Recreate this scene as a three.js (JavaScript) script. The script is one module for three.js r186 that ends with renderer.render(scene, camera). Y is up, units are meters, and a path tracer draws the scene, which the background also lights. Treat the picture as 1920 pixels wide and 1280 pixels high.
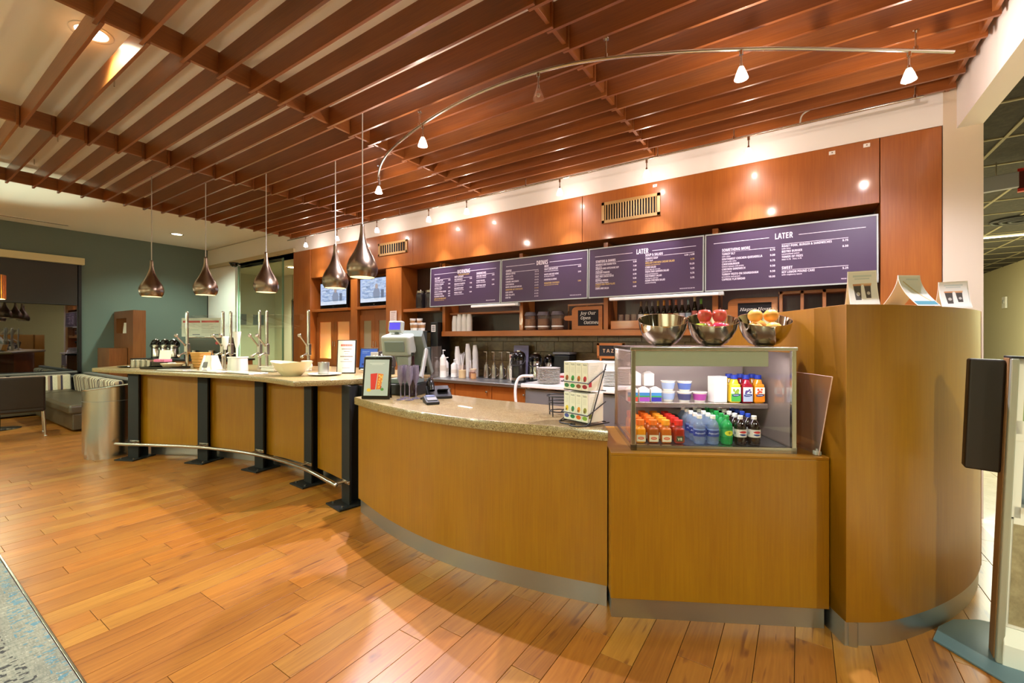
import * as THREE from 'three';
import { RoundedBoxGeometry } from 'three/addons/geometries/RoundedBoxGeometry.js';
import { mergeGeometries, toCreasedNormals } from 'three/addons/utils/BufferGeometryUtils.js';
import { RectAreaLightUniformsLib } from 'three/addons/lights/RectAreaLightUniformsLib.js';
RectAreaLightUniformsLib.init();

// ---------- camera, background, exposure ----------
const scene = new THREE.Scene();
scene.background = new THREE.Color(0x000000);
const camera = new THREE.PerspectiveCamera(2 * Math.atan(640 / 815) * 180 / Math.PI, 1.5, 0.05, 80);
camera.position.set(0, 1.5, 0);
camera.rotation.y = 33.5 * Math.PI / 180;
camera.setViewOffset(1920, 1280, 0, 5, 1920, 1280);   // the lens is shifted a little, verticals stay upright
scene.add(camera);
const renderer = new THREE.WebGLRenderer({ antialias: true });
renderer.toneMapping = THREE.LinearToneMapping;
renderer.toneMappingExposure = 1.0;
renderer.shadowMap.enabled = true;
// light colours of the lamps the place has (every lamp's light is made in its own builder below)
const C_TRACK = 0xf4eeff, C_DOWN = 0xe8ffe6, C_PEND = 0xfff0c8, C_HALL = 0xf6ffe6, C_DRUM = 0xecffe0;
const I_TRACK = 26, I_WALLTRACK = 8, I_DOWN = 13, I_PEND = 5, I_GLOW = 6, I_DRUM = 15;

// ---------- small tools ----------
const R = d => d * Math.PI / 180, V = (x, y, z) => new THREE.Vector3(x, y, z);
let seed = 12345;
const rnd = () => ((seed = (seed * 1664525 + 1013904223) >>> 0) / 4294967296);
const pick = a => a[Math.floor(rnd() * a.length)];
const used = {};
const numbered = n => { const k = used[n] = (used[n] ?? -1) + 1; return k ? n + '_' + String(k).padStart(3, '0') : n; };
function norm(g) {
  if (g.index) g = g.toNonIndexed();
  for (const k of Object.keys(g.attributes)) if (!['position', 'normal', 'uv'].includes(k)) g.deleteAttribute(k);
  if (!g.attributes.uv) g.setAttribute('uv', new THREE.BufferAttribute(new Float32Array(g.attributes.position.count * 2), 2));
  g.morphAttributes = {}; g.clearGroups();
  return g;
}
const put = (g, x = 0, y = 0, z = 0, rx = 0, ry = 0, rz = 0) => {
  if (rx) g.rotateX(rx); if (rz) g.rotateZ(rz); if (ry) g.rotateY(ry);
  return g.translate(x, y, z);
};
const bx = (w, h, d, x, y, z, rx, ry, rz) => put(new THREE.BoxGeometry(w, h, d), x, y, z, rx, ry, rz);
const rb = (w, h, d, r, x, y, z, rx, ry, rz) => put(new RoundedBoxGeometry(w, h, d, 2, Math.min(r, w / 2.01, h / 2.01, d / 2.01)), x, y, z, rx, ry, rz);
const cy = (rt, rbm, h, x, y, z, seg = 24, open = false, rx, ry, rz) => put(new THREE.CylinderGeometry(rt, rbm, h, seg, 1, open), x, y, z, rx, ry, rz);
const sp = (r, x, y, z, sx = 1, sy = 1, sz = 1, seg = 20) => { const g = new THREE.SphereGeometry(r, seg, Math.round(seg * .7)); g.scale(sx, sy, sz); return g.translate(x, y, z); };
const la = (p, x = 0, y = 0, z = 0, seg = 28) => new THREE.LatheGeometry(p.map(q => new THREE.Vector2(...q)), seg).translate(x, y, z);
const pl = (w, h, x, y, z, rx, ry, rz) => put(new THREE.PlaneGeometry(w, h), x, y, z, rx, ry, rz);
function ln(a, b, r, seg = 10) {
  const A = V(...a), B = V(...b), d = B.clone().sub(A), g = new THREE.CylinderGeometry(r, r, d.length(), seg);
  g.applyQuaternion(new THREE.Quaternion().setFromUnitVectors(V(0, 1, 0), d.normalize()));
  return g.translate((A.x + B.x) / 2, (A.y + B.y) / 2, (A.z + B.z) / 2);
}
const tb = (pts, r, n = 40, seg = 10, closed = false) => new THREE.TubeGeometry(new THREE.CatmullRomCurve3(pts.map(p => V(...p)), closed, 'centripetal'), n, r, seg, closed);
// a plan outline [[x, z], ...] raised from y0 to y1
function plan(pts, y0, y1, bevel = 0) {
  const s = new THREE.Shape(pts.map(([x, z]) => new THREE.Vector2(x, -z)));
  const g = new THREE.ExtrudeGeometry(s, { depth: y1 - y0 - 2 * bevel, bevelEnabled: bevel > 0, bevelThickness: bevel, bevelSize: bevel, bevelOffset: -bevel, bevelSegments: 2, steps: 1, curveSegments: 6 });
  return toCreasedNormals(g.rotateX(-Math.PI / 2).translate(0, y0 + bevel, 0), .5);
}
// a side outline [[z, y], ...] made w wide along x
function prof(pts, w, x = 0, bevel = 0) {
  const s = new THREE.Shape(pts.map(([z, y]) => new THREE.Vector2(z, y)));
  const g = new THREE.ExtrudeGeometry(s, { depth: w - 2 * bevel, bevelEnabled: bevel > 0, bevelThickness: bevel, bevelSize: bevel, bevelOffset: -bevel, bevelSegments: 2 });
  return g.translate(0, 0, -w / 2 + bevel).rotateY(-Math.PI / 2).translate(x, 0, 0).rotateY(0);
}
const smooth = (pts, n = 40) => new THREE.CatmullRomCurve3(pts.map(([x, z]) => V(x, 0, z)), false, 'centripetal').getSpacedPoints(n).map(p => [p.x, p.z]);
function offset(pts, d) {   // a plan line moved sideways by d
  return pts.map((p, i) => {
    const a = pts[Math.max(0, i - 1)], b = pts[Math.min(pts.length - 1, i + 1)], l = Math.hypot(b[0] - a[0], b[1] - a[1]);
    return [p[0] - (b[1] - a[1]) / l * d, p[1] + (b[0] - a[0]) / l * d];
  });
}
// texture coordinates in metres, v along the grain
function metres(g, grain = 'y', ox = 0, oy = 0) {
  const p = g.attributes.position, n = g.attributes.normal, uv = g.attributes.uv;
  for (let i = 0; i < p.count; i++) {
    const P = { x: p.getX(i), y: p.getY(i), z: p.getZ(i) }, N = { x: Math.abs(n.getX(i)), y: Math.abs(n.getY(i)), z: Math.abs(n.getZ(i)) };
    const k = N.x >= N.y && N.x >= N.z ? 'x' : N.y >= N.z ? 'y' : 'z';
    const ax = ['x', 'y', 'z'].filter(c => c !== k);
    let v = ax.includes(grain) ? grain : ax[1], u = ax.find(c => c !== v);
    uv.setXY(i, P[u] + ox, P[v] + oy);
  }
  return g;
}
function obj(name, geoms, m, parent = scene, o = {}) {
  let g = Array.isArray(geoms) ? (geoms.length > 1 ? mergeGeometries(geoms.map(norm)) : norm(geoms[0])) : norm(geoms);
  if (m.userData.metres && !o.keepUV) metres(g, o.grain, o.ox, o.oy);
  const mesh = new THREE.Mesh(g, m);
  mesh.name = parent === scene ? numbered(name) : name;
  parent.add(mesh);
  if (o.label) mesh.userData.label = o.label;
  return mesh;
}
function thing(name, label, category, [x, y, z] = [0, 0, 0], turn = 0, group) {
  const t = new THREE.Group(); t.name = numbered(name); scene.add(t);
  t.position.set(x, y, z); t.rotation.y = turn; t.userData = { label, category };
  if (group) t.userData.group = group;
  return t;
}
function tag(o, label, category, group) { o.userData.label = label; o.userData.category = category; if (group) o.userData.group = group; return o; }
function struct(name, label, parts) {
  const t = new THREE.Group(); t.name = name; scene.add(t);
  t.userData = { kind: 'structure', label };
  return t;
}
function again(t, [x, y, z], turn, label) {
  const c = t.clone(); c.name = numbered(t.name.replace(/_\d{3}$/, '')); scene.add(c);
  c.position.set(x, y, z); c.rotation.y = turn; c.userData = { ...t.userData, label };
  return c;
}
const ORD = ['zeroth'].slice(1).concat(['first', 'second', 'third', 'fourth', 'fifth', 'sixth', 'seventh', 'eighth', 'ninth', 'tenth', 'eleventh', 'twelfth']);

// ---------- noise and textures ----------
function lattice(n, s) { let q = s; const a = new Float32Array(n * n); for (let i = 0; i < a.length; i++) { q = (q * 1664525 + 1013904223) >>> 0; a[i] = q / 4294967296; } return a; }
const LAT = lattice(256, 77);
function vn(x, y, px = 256, py = 256) {   // tileable value noise
  const x0 = Math.floor(x), y0 = Math.floor(y), fx = x - x0, fy = y - y0, s = t => t * t * (3 - 2 * t), m = (a, b) => ((a % b) + b) % b;
  const g = (i, j) => LAT[(m(j, py) % 256) * 256 + (m(i, px) % 256)];
  const a = g(x0, y0), b = g(x0 + 1, y0), c = g(x0, y0 + 1), d = g(x0 + 1, y0 + 1), u = s(fx), v = s(fy);
  return (a * (1 - u) + b * u) * (1 - v) + (c * (1 - u) + d * u) * v;
}
function tex(w, h, fn, srgb = true, sx = 1, sy = 1) {   // covers sx by sy metres
  const d = new Uint8Array(w * h * 4);
  for (let j = 0; j < h; j++) for (let i = 0; i < w; i++) { const c = fn(i / w, j / h), k = (j * w + i) * 4; for (let q = 0; q < 3; q++) d[k + q] = Math.max(0, Math.min(255, c[q])); d[k + 3] = 255; }
  const t = new THREE.DataTexture(d, w, h); t.wrapS = t.wrapT = THREE.RepeatWrapping; t.magFilter = THREE.LinearFilter; t.minFilter = THREE.LinearMipmapLinearFilter; t.generateMipmaps = true;
  if (srgb) t.colorSpace = THREE.SRGBColorSpace; t.repeat.set(1 / sx, 1 / sy); t.needsUpdate = true;
  return t;
}
const mix = (a, b, t) => a.map((v, i) => v + (b[i] - v) * t);
function veneer(base, dark, amt = 1) {   // fine straight grain with soft mottling
  return tex(512, 512, (u, v) => {
    let s = vn(u * 128, v * 6, 128, 6) * .5 + vn(u * 256, v * 16, 256, 16) * .3 + vn(u * 6, v * 5, 6, 5) * .5 + vn(u * 20, v * 3, 20, 3) * .35;
    return mix(base, dark, Math.max(0, (s / 1.65 - .25)) * 1.1 * amt);
  }, true, .9, 1.3);
}
const plankTex = tex(1024, 1024, (u, v) => {
  const w = vn(u * 8, v * 4, 8, 4) * .05;
  const g = vn((u + w) * 200, v * 7, 200, 7), g2 = vn((u + w) * 70, v * 4, 70, 4), m = vn(u * 9, v * 3, 9, 3), f = vn(u * 250, v * 30, 250, 30);
  let c = mix([170, 116, 44], [136, 84, 25], g * .42 + g2 * .4 + m * .5 - .25 + (f - .5) * .2);
  const st = vn((u + w) * 110 + 7, v * 10, 110, 10); if (st > .84) c = mix(c, [92, 44, 18], (st - .84) * 4);
  for (const [ku, kv] of [[.18, .3], [.62, .72]]) { const d = Math.hypot((u - ku) * 1.0, (v - kv) * .55) + (vn(u * 60, v * 60, 60, 60) - .5) * .02; if (d < .022) c = mix(c, [70, 34, 14], (1 - d / .022) * .6); }
  return c;
}, true, 1.3, 1.5);
const speckle = tex(512, 512, (u, v) => {
  const a = vn(u * 150, v * 150, 150, 150), b = vn(u * 110 + 3, v * 110, 110, 110), m = vn(u * 12, v * 12, 12, 12);
  let c = mix([158, 136, 94], [146, 124, 82], m);
  if (a > .74) c = mix(c, [84, 60, 34], .75); else if (a < .16) c = mix(c, [232, 220, 184], .7);
  if (b > .8) c = mix(c, [120, 96, 58], .7);
  return c;
}, true, .5, .5);
const brushed = tex(256, 256, (u, v) => { const a = vn(u * 128, v * 2, 128, 2) * .6 + vn(u * 256, v * 3, 256, 3) * .4; const q = 120 + (a - .5) * 90; return [q, q, q]; }, false, .5, .5);
const plaster = tex(256, 256, (u, v) => { const q = 128 + (vn(u * 128, v * 128, 128, 128) - .5) * 60 + (vn(u * 30, v * 30, 30, 30) - .5) * 50; return [q, q, q]; }, false, .6, .6);
const rugTex = tex(1024, 1024, (u, v) => {
  const s = vn(u * 200, v * 14, 200, 14), t = vn(u * 40, v * 240, 40, 240), m = vn(u * 6, v * 6, 6, 6), n = vn(u * 250, v * 250, 250, 250);
  let c = mix([142, 138, 120], [82, 82, 74], s * .45 + t * .35 + m * .4 - .2);
  const band = Math.sin((v + .05 * vn(u * 5, v * 5, 5, 5)) * Math.PI * 2 * 4), fl = vn(u * 90, v * 60, 90, 60);
  if (fl > .68 && band > .45) c = mix(c, [54, 104, 128], .65);
  if (fl < .3 && band < -.45) c = mix(c, [36, 34, 34], .85);
  return mix(c, [190, 185, 170], n > .85 ? .4 : 0);
}, true, 1.1, 1.1);
const stripeTex = tex(256, 64, (u, v) => {
  const bands = [[.0, [206, 192, 166]], [.12, [62, 50, 64]], [.17, [176, 150, 120]], [.25, [214, 204, 180]], [.36, [58, 46, 58]], [.42, [150, 122, 108]], [.47, [210, 198, 174]], [.58, [96, 78, 70]], [.63, [214, 202, 178]], [.73, [52, 42, 56]], [.8, [184, 160, 130]], [.88, [60, 50, 60]], [.93, [206, 192, 166]]];
  let c = bands[0][1]; for (const [s, k] of bands) if (u >= s) c = k;
  return mix(c, [120, 110, 100], (vn(u * 128, v * 64, 128, 64) - .5) * .3);
}, true, .62, .62);
const stoneTex = tex(512, 512, (u, v) => { const a = vn(u * 20, v * 40, 20, 40) * .5 + vn(u * 90, v * 120, 90, 120) * .3 + vn(u * 5, v * 9, 5, 9) * .4; return mix([126, 106, 62], [84, 64, 38], a); }, true, .9, .9);
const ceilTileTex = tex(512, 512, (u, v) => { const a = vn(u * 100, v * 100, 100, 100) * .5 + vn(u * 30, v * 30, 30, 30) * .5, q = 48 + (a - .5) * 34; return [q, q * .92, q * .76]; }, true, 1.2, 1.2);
const paleTileTex = tex(256, 256, (u, v) => { const a = vn(u * 12, v * 12, 12, 12) * .6 + vn(u * 90, v * 90, 90, 90) * .4; return mix([222, 206, 180], [198, 180, 152], a); }, true, 1, 1);
const stickerTex = tex(512, 512, (u, v) => { const a = vn(u * 9, v * 9, 9, 9) * .5 + vn(u * 40, v * 40, 40, 40) * .35 + vn(u * 120, v * 120, 120, 120) * .15; return mix([178, 164, 130], [128, 114, 86], a); });
function canvas(w, h, draw) {
  const c = document.createElement('canvas'); c.width = w; c.height = h; const x = c.getContext('2d'); draw(x, w, h);
  const t = new THREE.CanvasTexture(c); t.colorSpace = THREE.SRGBColorSpace; return t;
}
// ---------- materials ----------
const S = (color, roughness = .6, metalness = 0, o = {}) => new THREE.MeshStandardMaterial({ color, roughness, metalness, ...o });
const PH = (color, roughness, o = {}) => new THREE.MeshPhysicalMaterial({ color, roughness, ...o });
const woodM = (map, roughness, cc, ccr = .12, color = 0xffffff) => { const m = PH(color, roughness, { map, clearcoat: cc, clearcoatRoughness: ccr }); m.userData.metres = true; return m; };
const met = m => { m.userData.metres = true; return m; };
const M = {};
const vGold = veneer([156, 106, 2], [134, 84, 0]), vOrange = veneer([172, 100, 36], [140, 72, 20]), vSlat = veneer([152, 92, 42], [112, 62, 25]), vDark = veneer([156, 98, 52], [112, 64, 30]);
M.gold = woodM(vGold, .45, .18, .22); M.orange = woodM(vOrange, .4, .45, .1); M.slat = woodM(vSlat, .4, .35, .2); M.dark = woodM(vDark, .45, .3, .2);
M.shelfBack = woodM(veneer([62, 36, 20], [40, 22, 12]), .5, .2, .2); M.slat2 = woodM(vSlat, .4, .35, .2, 0xe6dcd6); M.slat3 = woodM(vSlat, .38, .35, .2, 0xfff2e6);
M.plank = ['#ffffff', '#f2e4d8', '#ffe9cf', '#e8d6c8', '#fbead8'].map(c => woodM(plankTex, .4, .2, .24, c));
M.grout = S(0x3a2414, .9); M.speckle = met(PH(0xffffff, .28, { map: speckle, clearcoat: .4, clearcoatRoughness: .1 }));
M.steel = met(S(0xb9bcbc, .36, 1, { bumpMap: brushed, bumpScale: .0004 })); M.steelSmooth = S(0xc4c0b8, .22, 1); M.mirror = S(0xd8d2c4, .06, 1); M.chrome = S(0xd6d4d0, .1, 1);
M.nickel = met(S(0x8f8070, .27, 1, { bumpMap: brushed, bumpScale: .0003 }));
M.black = S(0x0b0a0a, .45); M.blackGloss = PH(0x060606, .12, { clearcoat: .5 }); M.blackSteel = S(0x030303, .65); M.steelBin = met(S(0xc6c0b6, .25, 1, { bumpMap: brushed, bumpScale: .0004 })); M.charcoal = S(0x1c1a1a, .6);
M.white = met(S(0xf1efec, .75, 0, { bumpMap: plaster, bumpScale: .0006 })); M.cream = met(S(0xd9cfa8, .8, 0, { bumpMap: plaster, bumpScale: .0008 })); M.beige = met(S(0xc2b596, .8, 0, { bumpMap: plaster, bumpScale: .0008 }));
M.ceil = met(S(0xf2eee6, .85, 0, { bumpMap: plaster, bumpScale: .0006 })); M.teal = met(S(0x64736c, .62, 0, { bumpMap: plaster, bumpScale: .001 }));
M.whiteGloss = PH(0xf0ede6, .25, { clearcoat: .4 }); M.paper = S(0xf1ede3, .8); M.porcelain = PH(0xefe9dc, .18, { clearcoat: .6, clearcoatRoughness: .05 }); M.cream2 = PH(0xe6d4ac, .3, { clearcoat: .3 });
M.glass = PH(0xffffff, .02, { transmission: 1, thickness: 0, ior: 1.5 }); M.glassGreen = PH(0xf2f9f2, .04, { transmission: 1, thickness: 0, ior: 1.5 }); M.glassEdge = PH(0x9fc4aa, .2, { transmission: .4, thickness: 0 });
M.acrylic = PH(0xfff4ee, .05, { transmission: .94, thickness: 0, ior: 1.5 }); M.frost = PH(0xfff6e6, .5, { transmission: .7, thickness: 0 });
M.nightGlass = PH(0x020304, .02, { ior: 2.0, clearcoat: 1, clearcoatRoughness: .01 });
M.column = met(S(0xdccdb6, .75, 0, { bumpMap: plaster, bumpScale: .0006 })); M.fluteGlass = PH(0xcfc6d6, .06, { transmission: .78, thickness: 0, ior: 1.5 });
M.leather = PH(0x1a120e, .38, { clearcoat: .2, clearcoatRoughness: .3 }); M.brownLeather = PH(0x4a3f2e, .42, { clearcoat: .15, clearcoatRoughness: .35 });
M.stripe = met(S(0xffffff, .85, 0, { map: stripeTex })); M.rug = met(S(0xffffff, .95, 0, { map: rugTex })); M.stone = met(PH(0xffffff, .3, { map: stoneTex }));
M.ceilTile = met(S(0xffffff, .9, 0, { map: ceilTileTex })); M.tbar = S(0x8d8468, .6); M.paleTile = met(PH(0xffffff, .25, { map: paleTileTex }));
M.greyGreen = S(0x77817a, .45); M.greyLight = S(0xa9ada2, .45); M.grey = S(0x6e6c6a, .6); M.darkGrey = S(0x2c2b2b, .55); M.plasticGrey = S(0xb9b9b2, .4);
M.wicker = met(S(0xc8924a, .75)); M.pale = S(0xdcc39a, .6); M.red = S(0xb3241f, .45); M.pink = S(0xe07a9a, .7); M.blue = S(0x23379a, .4);
M.bulbT = S(0xffffff, .5, 0, { emissive: 0xffe9dc, emissiveIntensity: 30 }); M.bulbD = S(0xffffff, .5, 0, { emissive: 0xfff0cf, emissiveIntensity: 14 }); M.bulbP = S(0xffffff, .5, 0, { emissive: 0xffe2a0, emissiveIntensity: 5 });
M.tube = S(0xffffff, .5, 0, { emissive: 0xf2eeff, emissiveIntensity: 5 });
M.vent = S(0xb7925a, .5, .3); M.voidBlack = S(0x050403, .9);
// ================= the setting =================
// floor: planks laid towards the menu wall
{
  const floor = struct('floor', 'warm wood plank floor');
  obj('sub_floor', bx(14.6, .1, 13.2, -6.1, -.062, -1.9), M.grout, floor);
  const W = .155, L = .93, gap = .0026, rows = [];
  for (let i = 0; i < 94; i++) {
    const x = -13.35 + (i + .5) * W; let z = -6.9 + rnd() * -L;
    while (z < 4.4) { rows.push([x, z + L / 2]); z += L; }
  }
  const variants = []; for (let k = 0; k < 14; k++) { const g = norm(new RoundedBoxGeometry(W - gap, .012, L - gap, 1, .0012)); metres(g, 'z', rnd() * 3, rnd() * 3); variants.push(g); }
  const seen = rows.map(([x, z]) => ({ x, z, d: Math.hypot(x, z), front: -.552 * x - .834 * z, side: Math.abs(.834 * x - .552 * z) }));
  const hidden = p => (p.x > -3.1 && p.z < -2.9) || (p.x > -7 && p.z < -3.1) || p.z < -4.9 || (p.x > .35 && p.z < -3.3 && p.x < .9);
  const cand = seen.filter(p => p.front > .9 && p.side < p.front * 1.28 + .4 && !hidden(p)).sort((a, b) => a.d - b.d);
  const single = new Set(cand.slice(0, 300)); const rest = [];
  for (const p of seen) {
    const k = Math.floor(rnd() * 14), mt = M.plank[Math.floor(rnd() * 5)], dy = (rnd() - .5) * .0008;
    if (single.has(p)) { const m = new THREE.Mesh(variants[k], mt); m.name = 'plank'; m.position.set(p.x, -.006 + dy, p.z); floor.add(m); }
    else rest.push(variants[k].clone().translate(p.x, -.006 + dy, p.z));
  }
  const far = obj('far_planks', rest, M.plank[0], floor, { keepUV: true }); far.userData.kind = 'stuff';
  const pale = struct('floor_hall', 'pale stone tile floor of the hall beyond the column');
  obj('sub_floor', bx(3.5, .1, 24.6, 2.95, -.062, -7.7), M.grout, pale);
  for (let i = 0; i < 6; i++) for (let j = 0; j < 18; j++) obj('tile', rb(.576, .012, .796, .002, 1.5 + i * .58, -.006, -3.2 - j * .8 + 2.4), M.paleTile, pale, { ox: i * .37, oy: j * .53 });
}
// rug at lower left
tag(obj('area_rug', rb(6.2, .014, 3.6, .006, -5.2, .008, 1.26), M.rug), 'grey and blue distressed carpet lying on the plank floor', 'rug');
tag(obj('edge_strip', rb(6.2, .01, .012, .003, -5.2, .006, -.549), M.steelSmooth), 'thin metal edge strip between carpet and plank floor', 'trim');

// walls
function wall(name, label, geoms, m, o) { const t = struct(name, label); obj('surface', geoms, m, t, o); return t; }
{
  const wl = struct('wall_left', 'dark slate painted wall with the big window');
  obj('surface', [bx(.2, .72, 10, -13.3, .36, -.2), bx(.2, .76, 10, -13.3, 3.5, -.2), bx(.2, 2.4, 2.46, -13.3, 1.92, -3.96), bx(.2, 2.4, 4, -13.3, 1.92, 2.8)], M.teal, wl);
}
wall('wall_behind', 'plain cream wall behind the viewer', bx(18.2, 3.9, .2, -4.3, 1.95, 4.5), M.beige);
wall('wall_hall', 'cream wall of the hall beyond the column', bx(.2, 3.5, 24.6, 4.6, 1.75, -7.8), M.cream);
wall('wall_hall_end', 'far end wall of the hall', bx(3.5, 3.5, .2, 2.85, 1.75, -20), M.cream);
wall('wall_right', 'white painted wall end beside the menu panelling', bx(.245, 3.9, 14.8, 1.1575, 1.95, -12.6), M.column);
wall('wall_band', 'white painted strip between wood panelling and slatted ceiling', [bx(14.236, .5, .4, -6.083, 3.6, -5.4)], M.white);
wall('trim_soffit', 'white boxed beam running along the right side', bx(.16, .56, 9.6, 1.2, 3.58, -.4), M.white);
wall('wall_partition', 'pale upright wall panel left of the glass screen', bx(1.5, 3.35, .12, -12.45, 1.675, -5.27), M.white);
{
  const a = struct('wall_alcove', 'beige walls of the recess behind the glass screen');
  obj('surface', [bx(.1, 3.4, 1.8, -13.2, 1.7, -6.2), bx(1.0, 3.4, .1, -12.7, 1.7, -7.0), bx(2.9, .8, .1, -10.7, 3.0, -7.0), bx(.5, 3.4, .1, -9.3, 1.7, -7.0)], M.beige, a);
  obj('ceiling_panel', bx(4.3, .08, 1.9, -11.15, 3.39, -6.1), M.beige, a);
  const d = struct('door_1', 'dark doorway at the back of the recess');
  obj('leaf', bx(2.6, 2.6, .06, -10.9, 1.3, -7.06), M.charcoal, d);
  obj('frame', [bx(.06, 2.62, .08, -12.2, 1.3, -6.98), bx(2.6, .06, .08, -10.9, 2.62, -6.98)], M.steelSmooth, d);
}
{
  const c = struct('ceiling', 'cream painted ceiling above the slats');
  obj('surface', [bx(14.6, .1, 9.8, -6.1, 3.91, -.4)], M.ceil, c);
  obj('ceiling_step', bx(14.6, .05, 5.1, -6.1, 3.836, 1.95), M.ceil, c);
  const h = struct('ceiling_hall', 'dark suspended tile ceiling of the hall');
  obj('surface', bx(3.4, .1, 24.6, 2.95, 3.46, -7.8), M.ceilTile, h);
  const tg = bx(.028, .012, 24, 0, 0, 0), tc = bx(3.2, .012, .028, 0, 0, 0);
  for (let i = 0; i < 5; i++) obj('grid_bar', tg.clone().translate(1.62 + i * .61, 3.404, -7.8), M.tbar, h);
  for (let j = 0; j < 20; j++) obj('grid_bar', tc.clone().translate(2.9, 3.404, -.6 - j * .9), M.tbar, h);
}
// menu wall panelling
{
  const w = struct('wall_back', 'stained wood panelling and stone tile of the menu wall');
  for (const [a, b] of [[-8.425, -5.455], [-5.449, -2.353], [-2.347, .612]]) obj('fascia_panel', rb(b - a, .598, .4, .004, (a + b) / 2, 3.05, -5.4), M.orange, w, { ox: a });
  obj('side_panel', rb(.41, 3.346, .4, .004, .823, 1.674, -5.398), M.orange, w, { ox: 4.2 });
  obj('column_panel', rb(.62, 3.346, .42, .004, -8.74, 1.674, -5.395), M.orange, w, { ox: 2.2 });
  obj('pilaster', rb(.4, 2.746, .38, .004, -5.94, 1.374, -5.4), M.orange, w, { ox: 1.1 });
  obj('stile', rb(.2, 2.746, .3, .004, -7.12, 1.374, -5.42), M.orange, w, { ox: .6 });
  obj('back_board', bx(6.8, 1.2, .06, -2.4, 2.2, -5.63), M.shelfBack, w);
  obj('back_board', bx(2.6, 2.75, .06, -7.2, 1.375, -5.63), M.orange, w);
  obj('grout', bx(6.4, 1.6, .05, -2.6, .8, -5.64), M.grout, w);
  for (let i = 0; i < 21; i++) for (let j = 0; j < 5; j++) obj('tile', rb(.296, .146, .02, .003, -5.6 + .15 + i * .3 - (j % 2) * .07, .86 + .075 + j * .15, -5.606 + rnd() * .002), M.stone, w, { ox: i * .31, oy: j * .17 });
}
// window in the slate wall with roller shade
{
  const w = struct('window_1', 'wide dark window mirroring the room at night');
  obj('pane', bx(.01, 2.36, 3.5, -13.225, 1.92, -.98), M.nightGlass, w);
  obj('window_frame', [bx(.08, 2.4, .05, -13.2, 1.92, -2.72), bx(.08, .06, 3.5, -13.2, .75, -.98), bx(.08, 2.4, .05, -13.2, 1.92, .76)], M.black, w);
  obj('window_sill', bx(.22, .04, 3.6, -13.1, .7, -.98), M.grey, w);
  const b = thing('roller_blind', 'half lowered charcoal roller blind under a white valance', 'blind', [-13.16, 0, -.98]);
  obj('blind_cloth', bx(.006, .9, 3.4, .0, 2.68, 0), S(0x2b2724, .5), b); obj('hem_bar', rb(.02, .03, 3.4, .006, 0, 2.24, 0), M.darkGrey, b);
  obj('valance', rb(.12, .15, 3.6, .01, .03, 3.19, 0), M.cream, b);
}
// glass screen at the recess
{
  const g = thing('glass_screen', 'tall clear glass screen with green edges beside the wood column', 'glass screen', [-10.62, 0, -5.27]);
  obj('pane', bx(2.06, 3.3, .012, 0, 1.655, 0), M.glassGreen, g); for (const x of [-1.03, 1.0]) obj('glass_edge', bx(.05, 3.3, .02, x, 1.655, 0), M.glassEdge, g);
  const k = thing('dome_camera', 'small black dome camera under the white band', 'camera', [-11.5, 3.345, -5.1]);
  obj('dome', la([[0, -.1], [.05, -.09], [.085, -.05], [.09, 0]]), M.blackGloss, k); obj('base_ring', cy(.11, .11, .02, 0, -.005, 0), M.charcoal, k);
}
for (const [z, t] of [[-6.0, 'nearer the partition'], [-6.48, 'farther back']]) { const g = thing('wall_grille', 'grey louvred grille in the recess, ' + t, 'vent', [-13.14, 2.05, z], Math.PI / 2); obj('frame', rb(.3, .3, .02, .004, 0, 0, 0), M.grey, g); for (let i = 0; i < 6; i++) obj('slat', bx(.26, .012, .012, 0, -.11 + i * .044, .014), M.darkGrey, g); }
{ const s = thing('wall_switch', 'small white plate high on the slate wall corner', 'switch', [-13.19, 2.75, -5.0], Math.PI / 2); obj('plate', rb(.16, .22, .02, .006, 0, 0, 0), M.white, s); obj('button', rb(.06, .09, .012, .004, 0, 0, .014), M.whiteGloss, s); }

// ================= slatted canopy =================
{
  const c = thing('slat_canopy', 'stained wood slat canopy hung under the ceiling', 'slatted ceiling', [0, 0, 0]);
  const bxs = [-8.91, -6.43, -3.9, -1.42, 1.06];
  for (const x of bxs) obj('cross_beam', rb(.03, .17, 4.62, .003, x, 3.715, -2.92), M.slat, c, { grain: 'z', oy: x });
  const SZ = 18, geo = [];
  for (let k = 0; k < 5; k++) { const g = norm(new RoundedBoxGeometry(2.49, .185, .024, 1, .002)); metres(g, 'x', k * .37, k * .61); geo.push(g); }
  for (let b = 0; b < 4; b++) for (let k = 0; k < SZ; k++) {
    const z = -.88 - k * .2455 - (b % 2) * .028, m = new THREE.Mesh(geo[(k * 3 + b) % 5], [M.slat, M.slat2, M.slat3][(k + b * 2) % 3]);
    m.name = 'slat'; m.position.set((bxs[b] + bxs[b + 1]) / 2, 3.6925, z); m.scale.x = (bxs[b + 1] - bxs[b] + .06) / 2.49; c.add(m);
  }
  for (const x of [-8.4, -7.2, -5.2, -2.7, -.3, .6]) for (const z of [-1.3, -3.4]) obj('hanger', cy(.006, .006, .08, x, 3.835, z, 8), M.steelSmooth, c);
}
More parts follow.
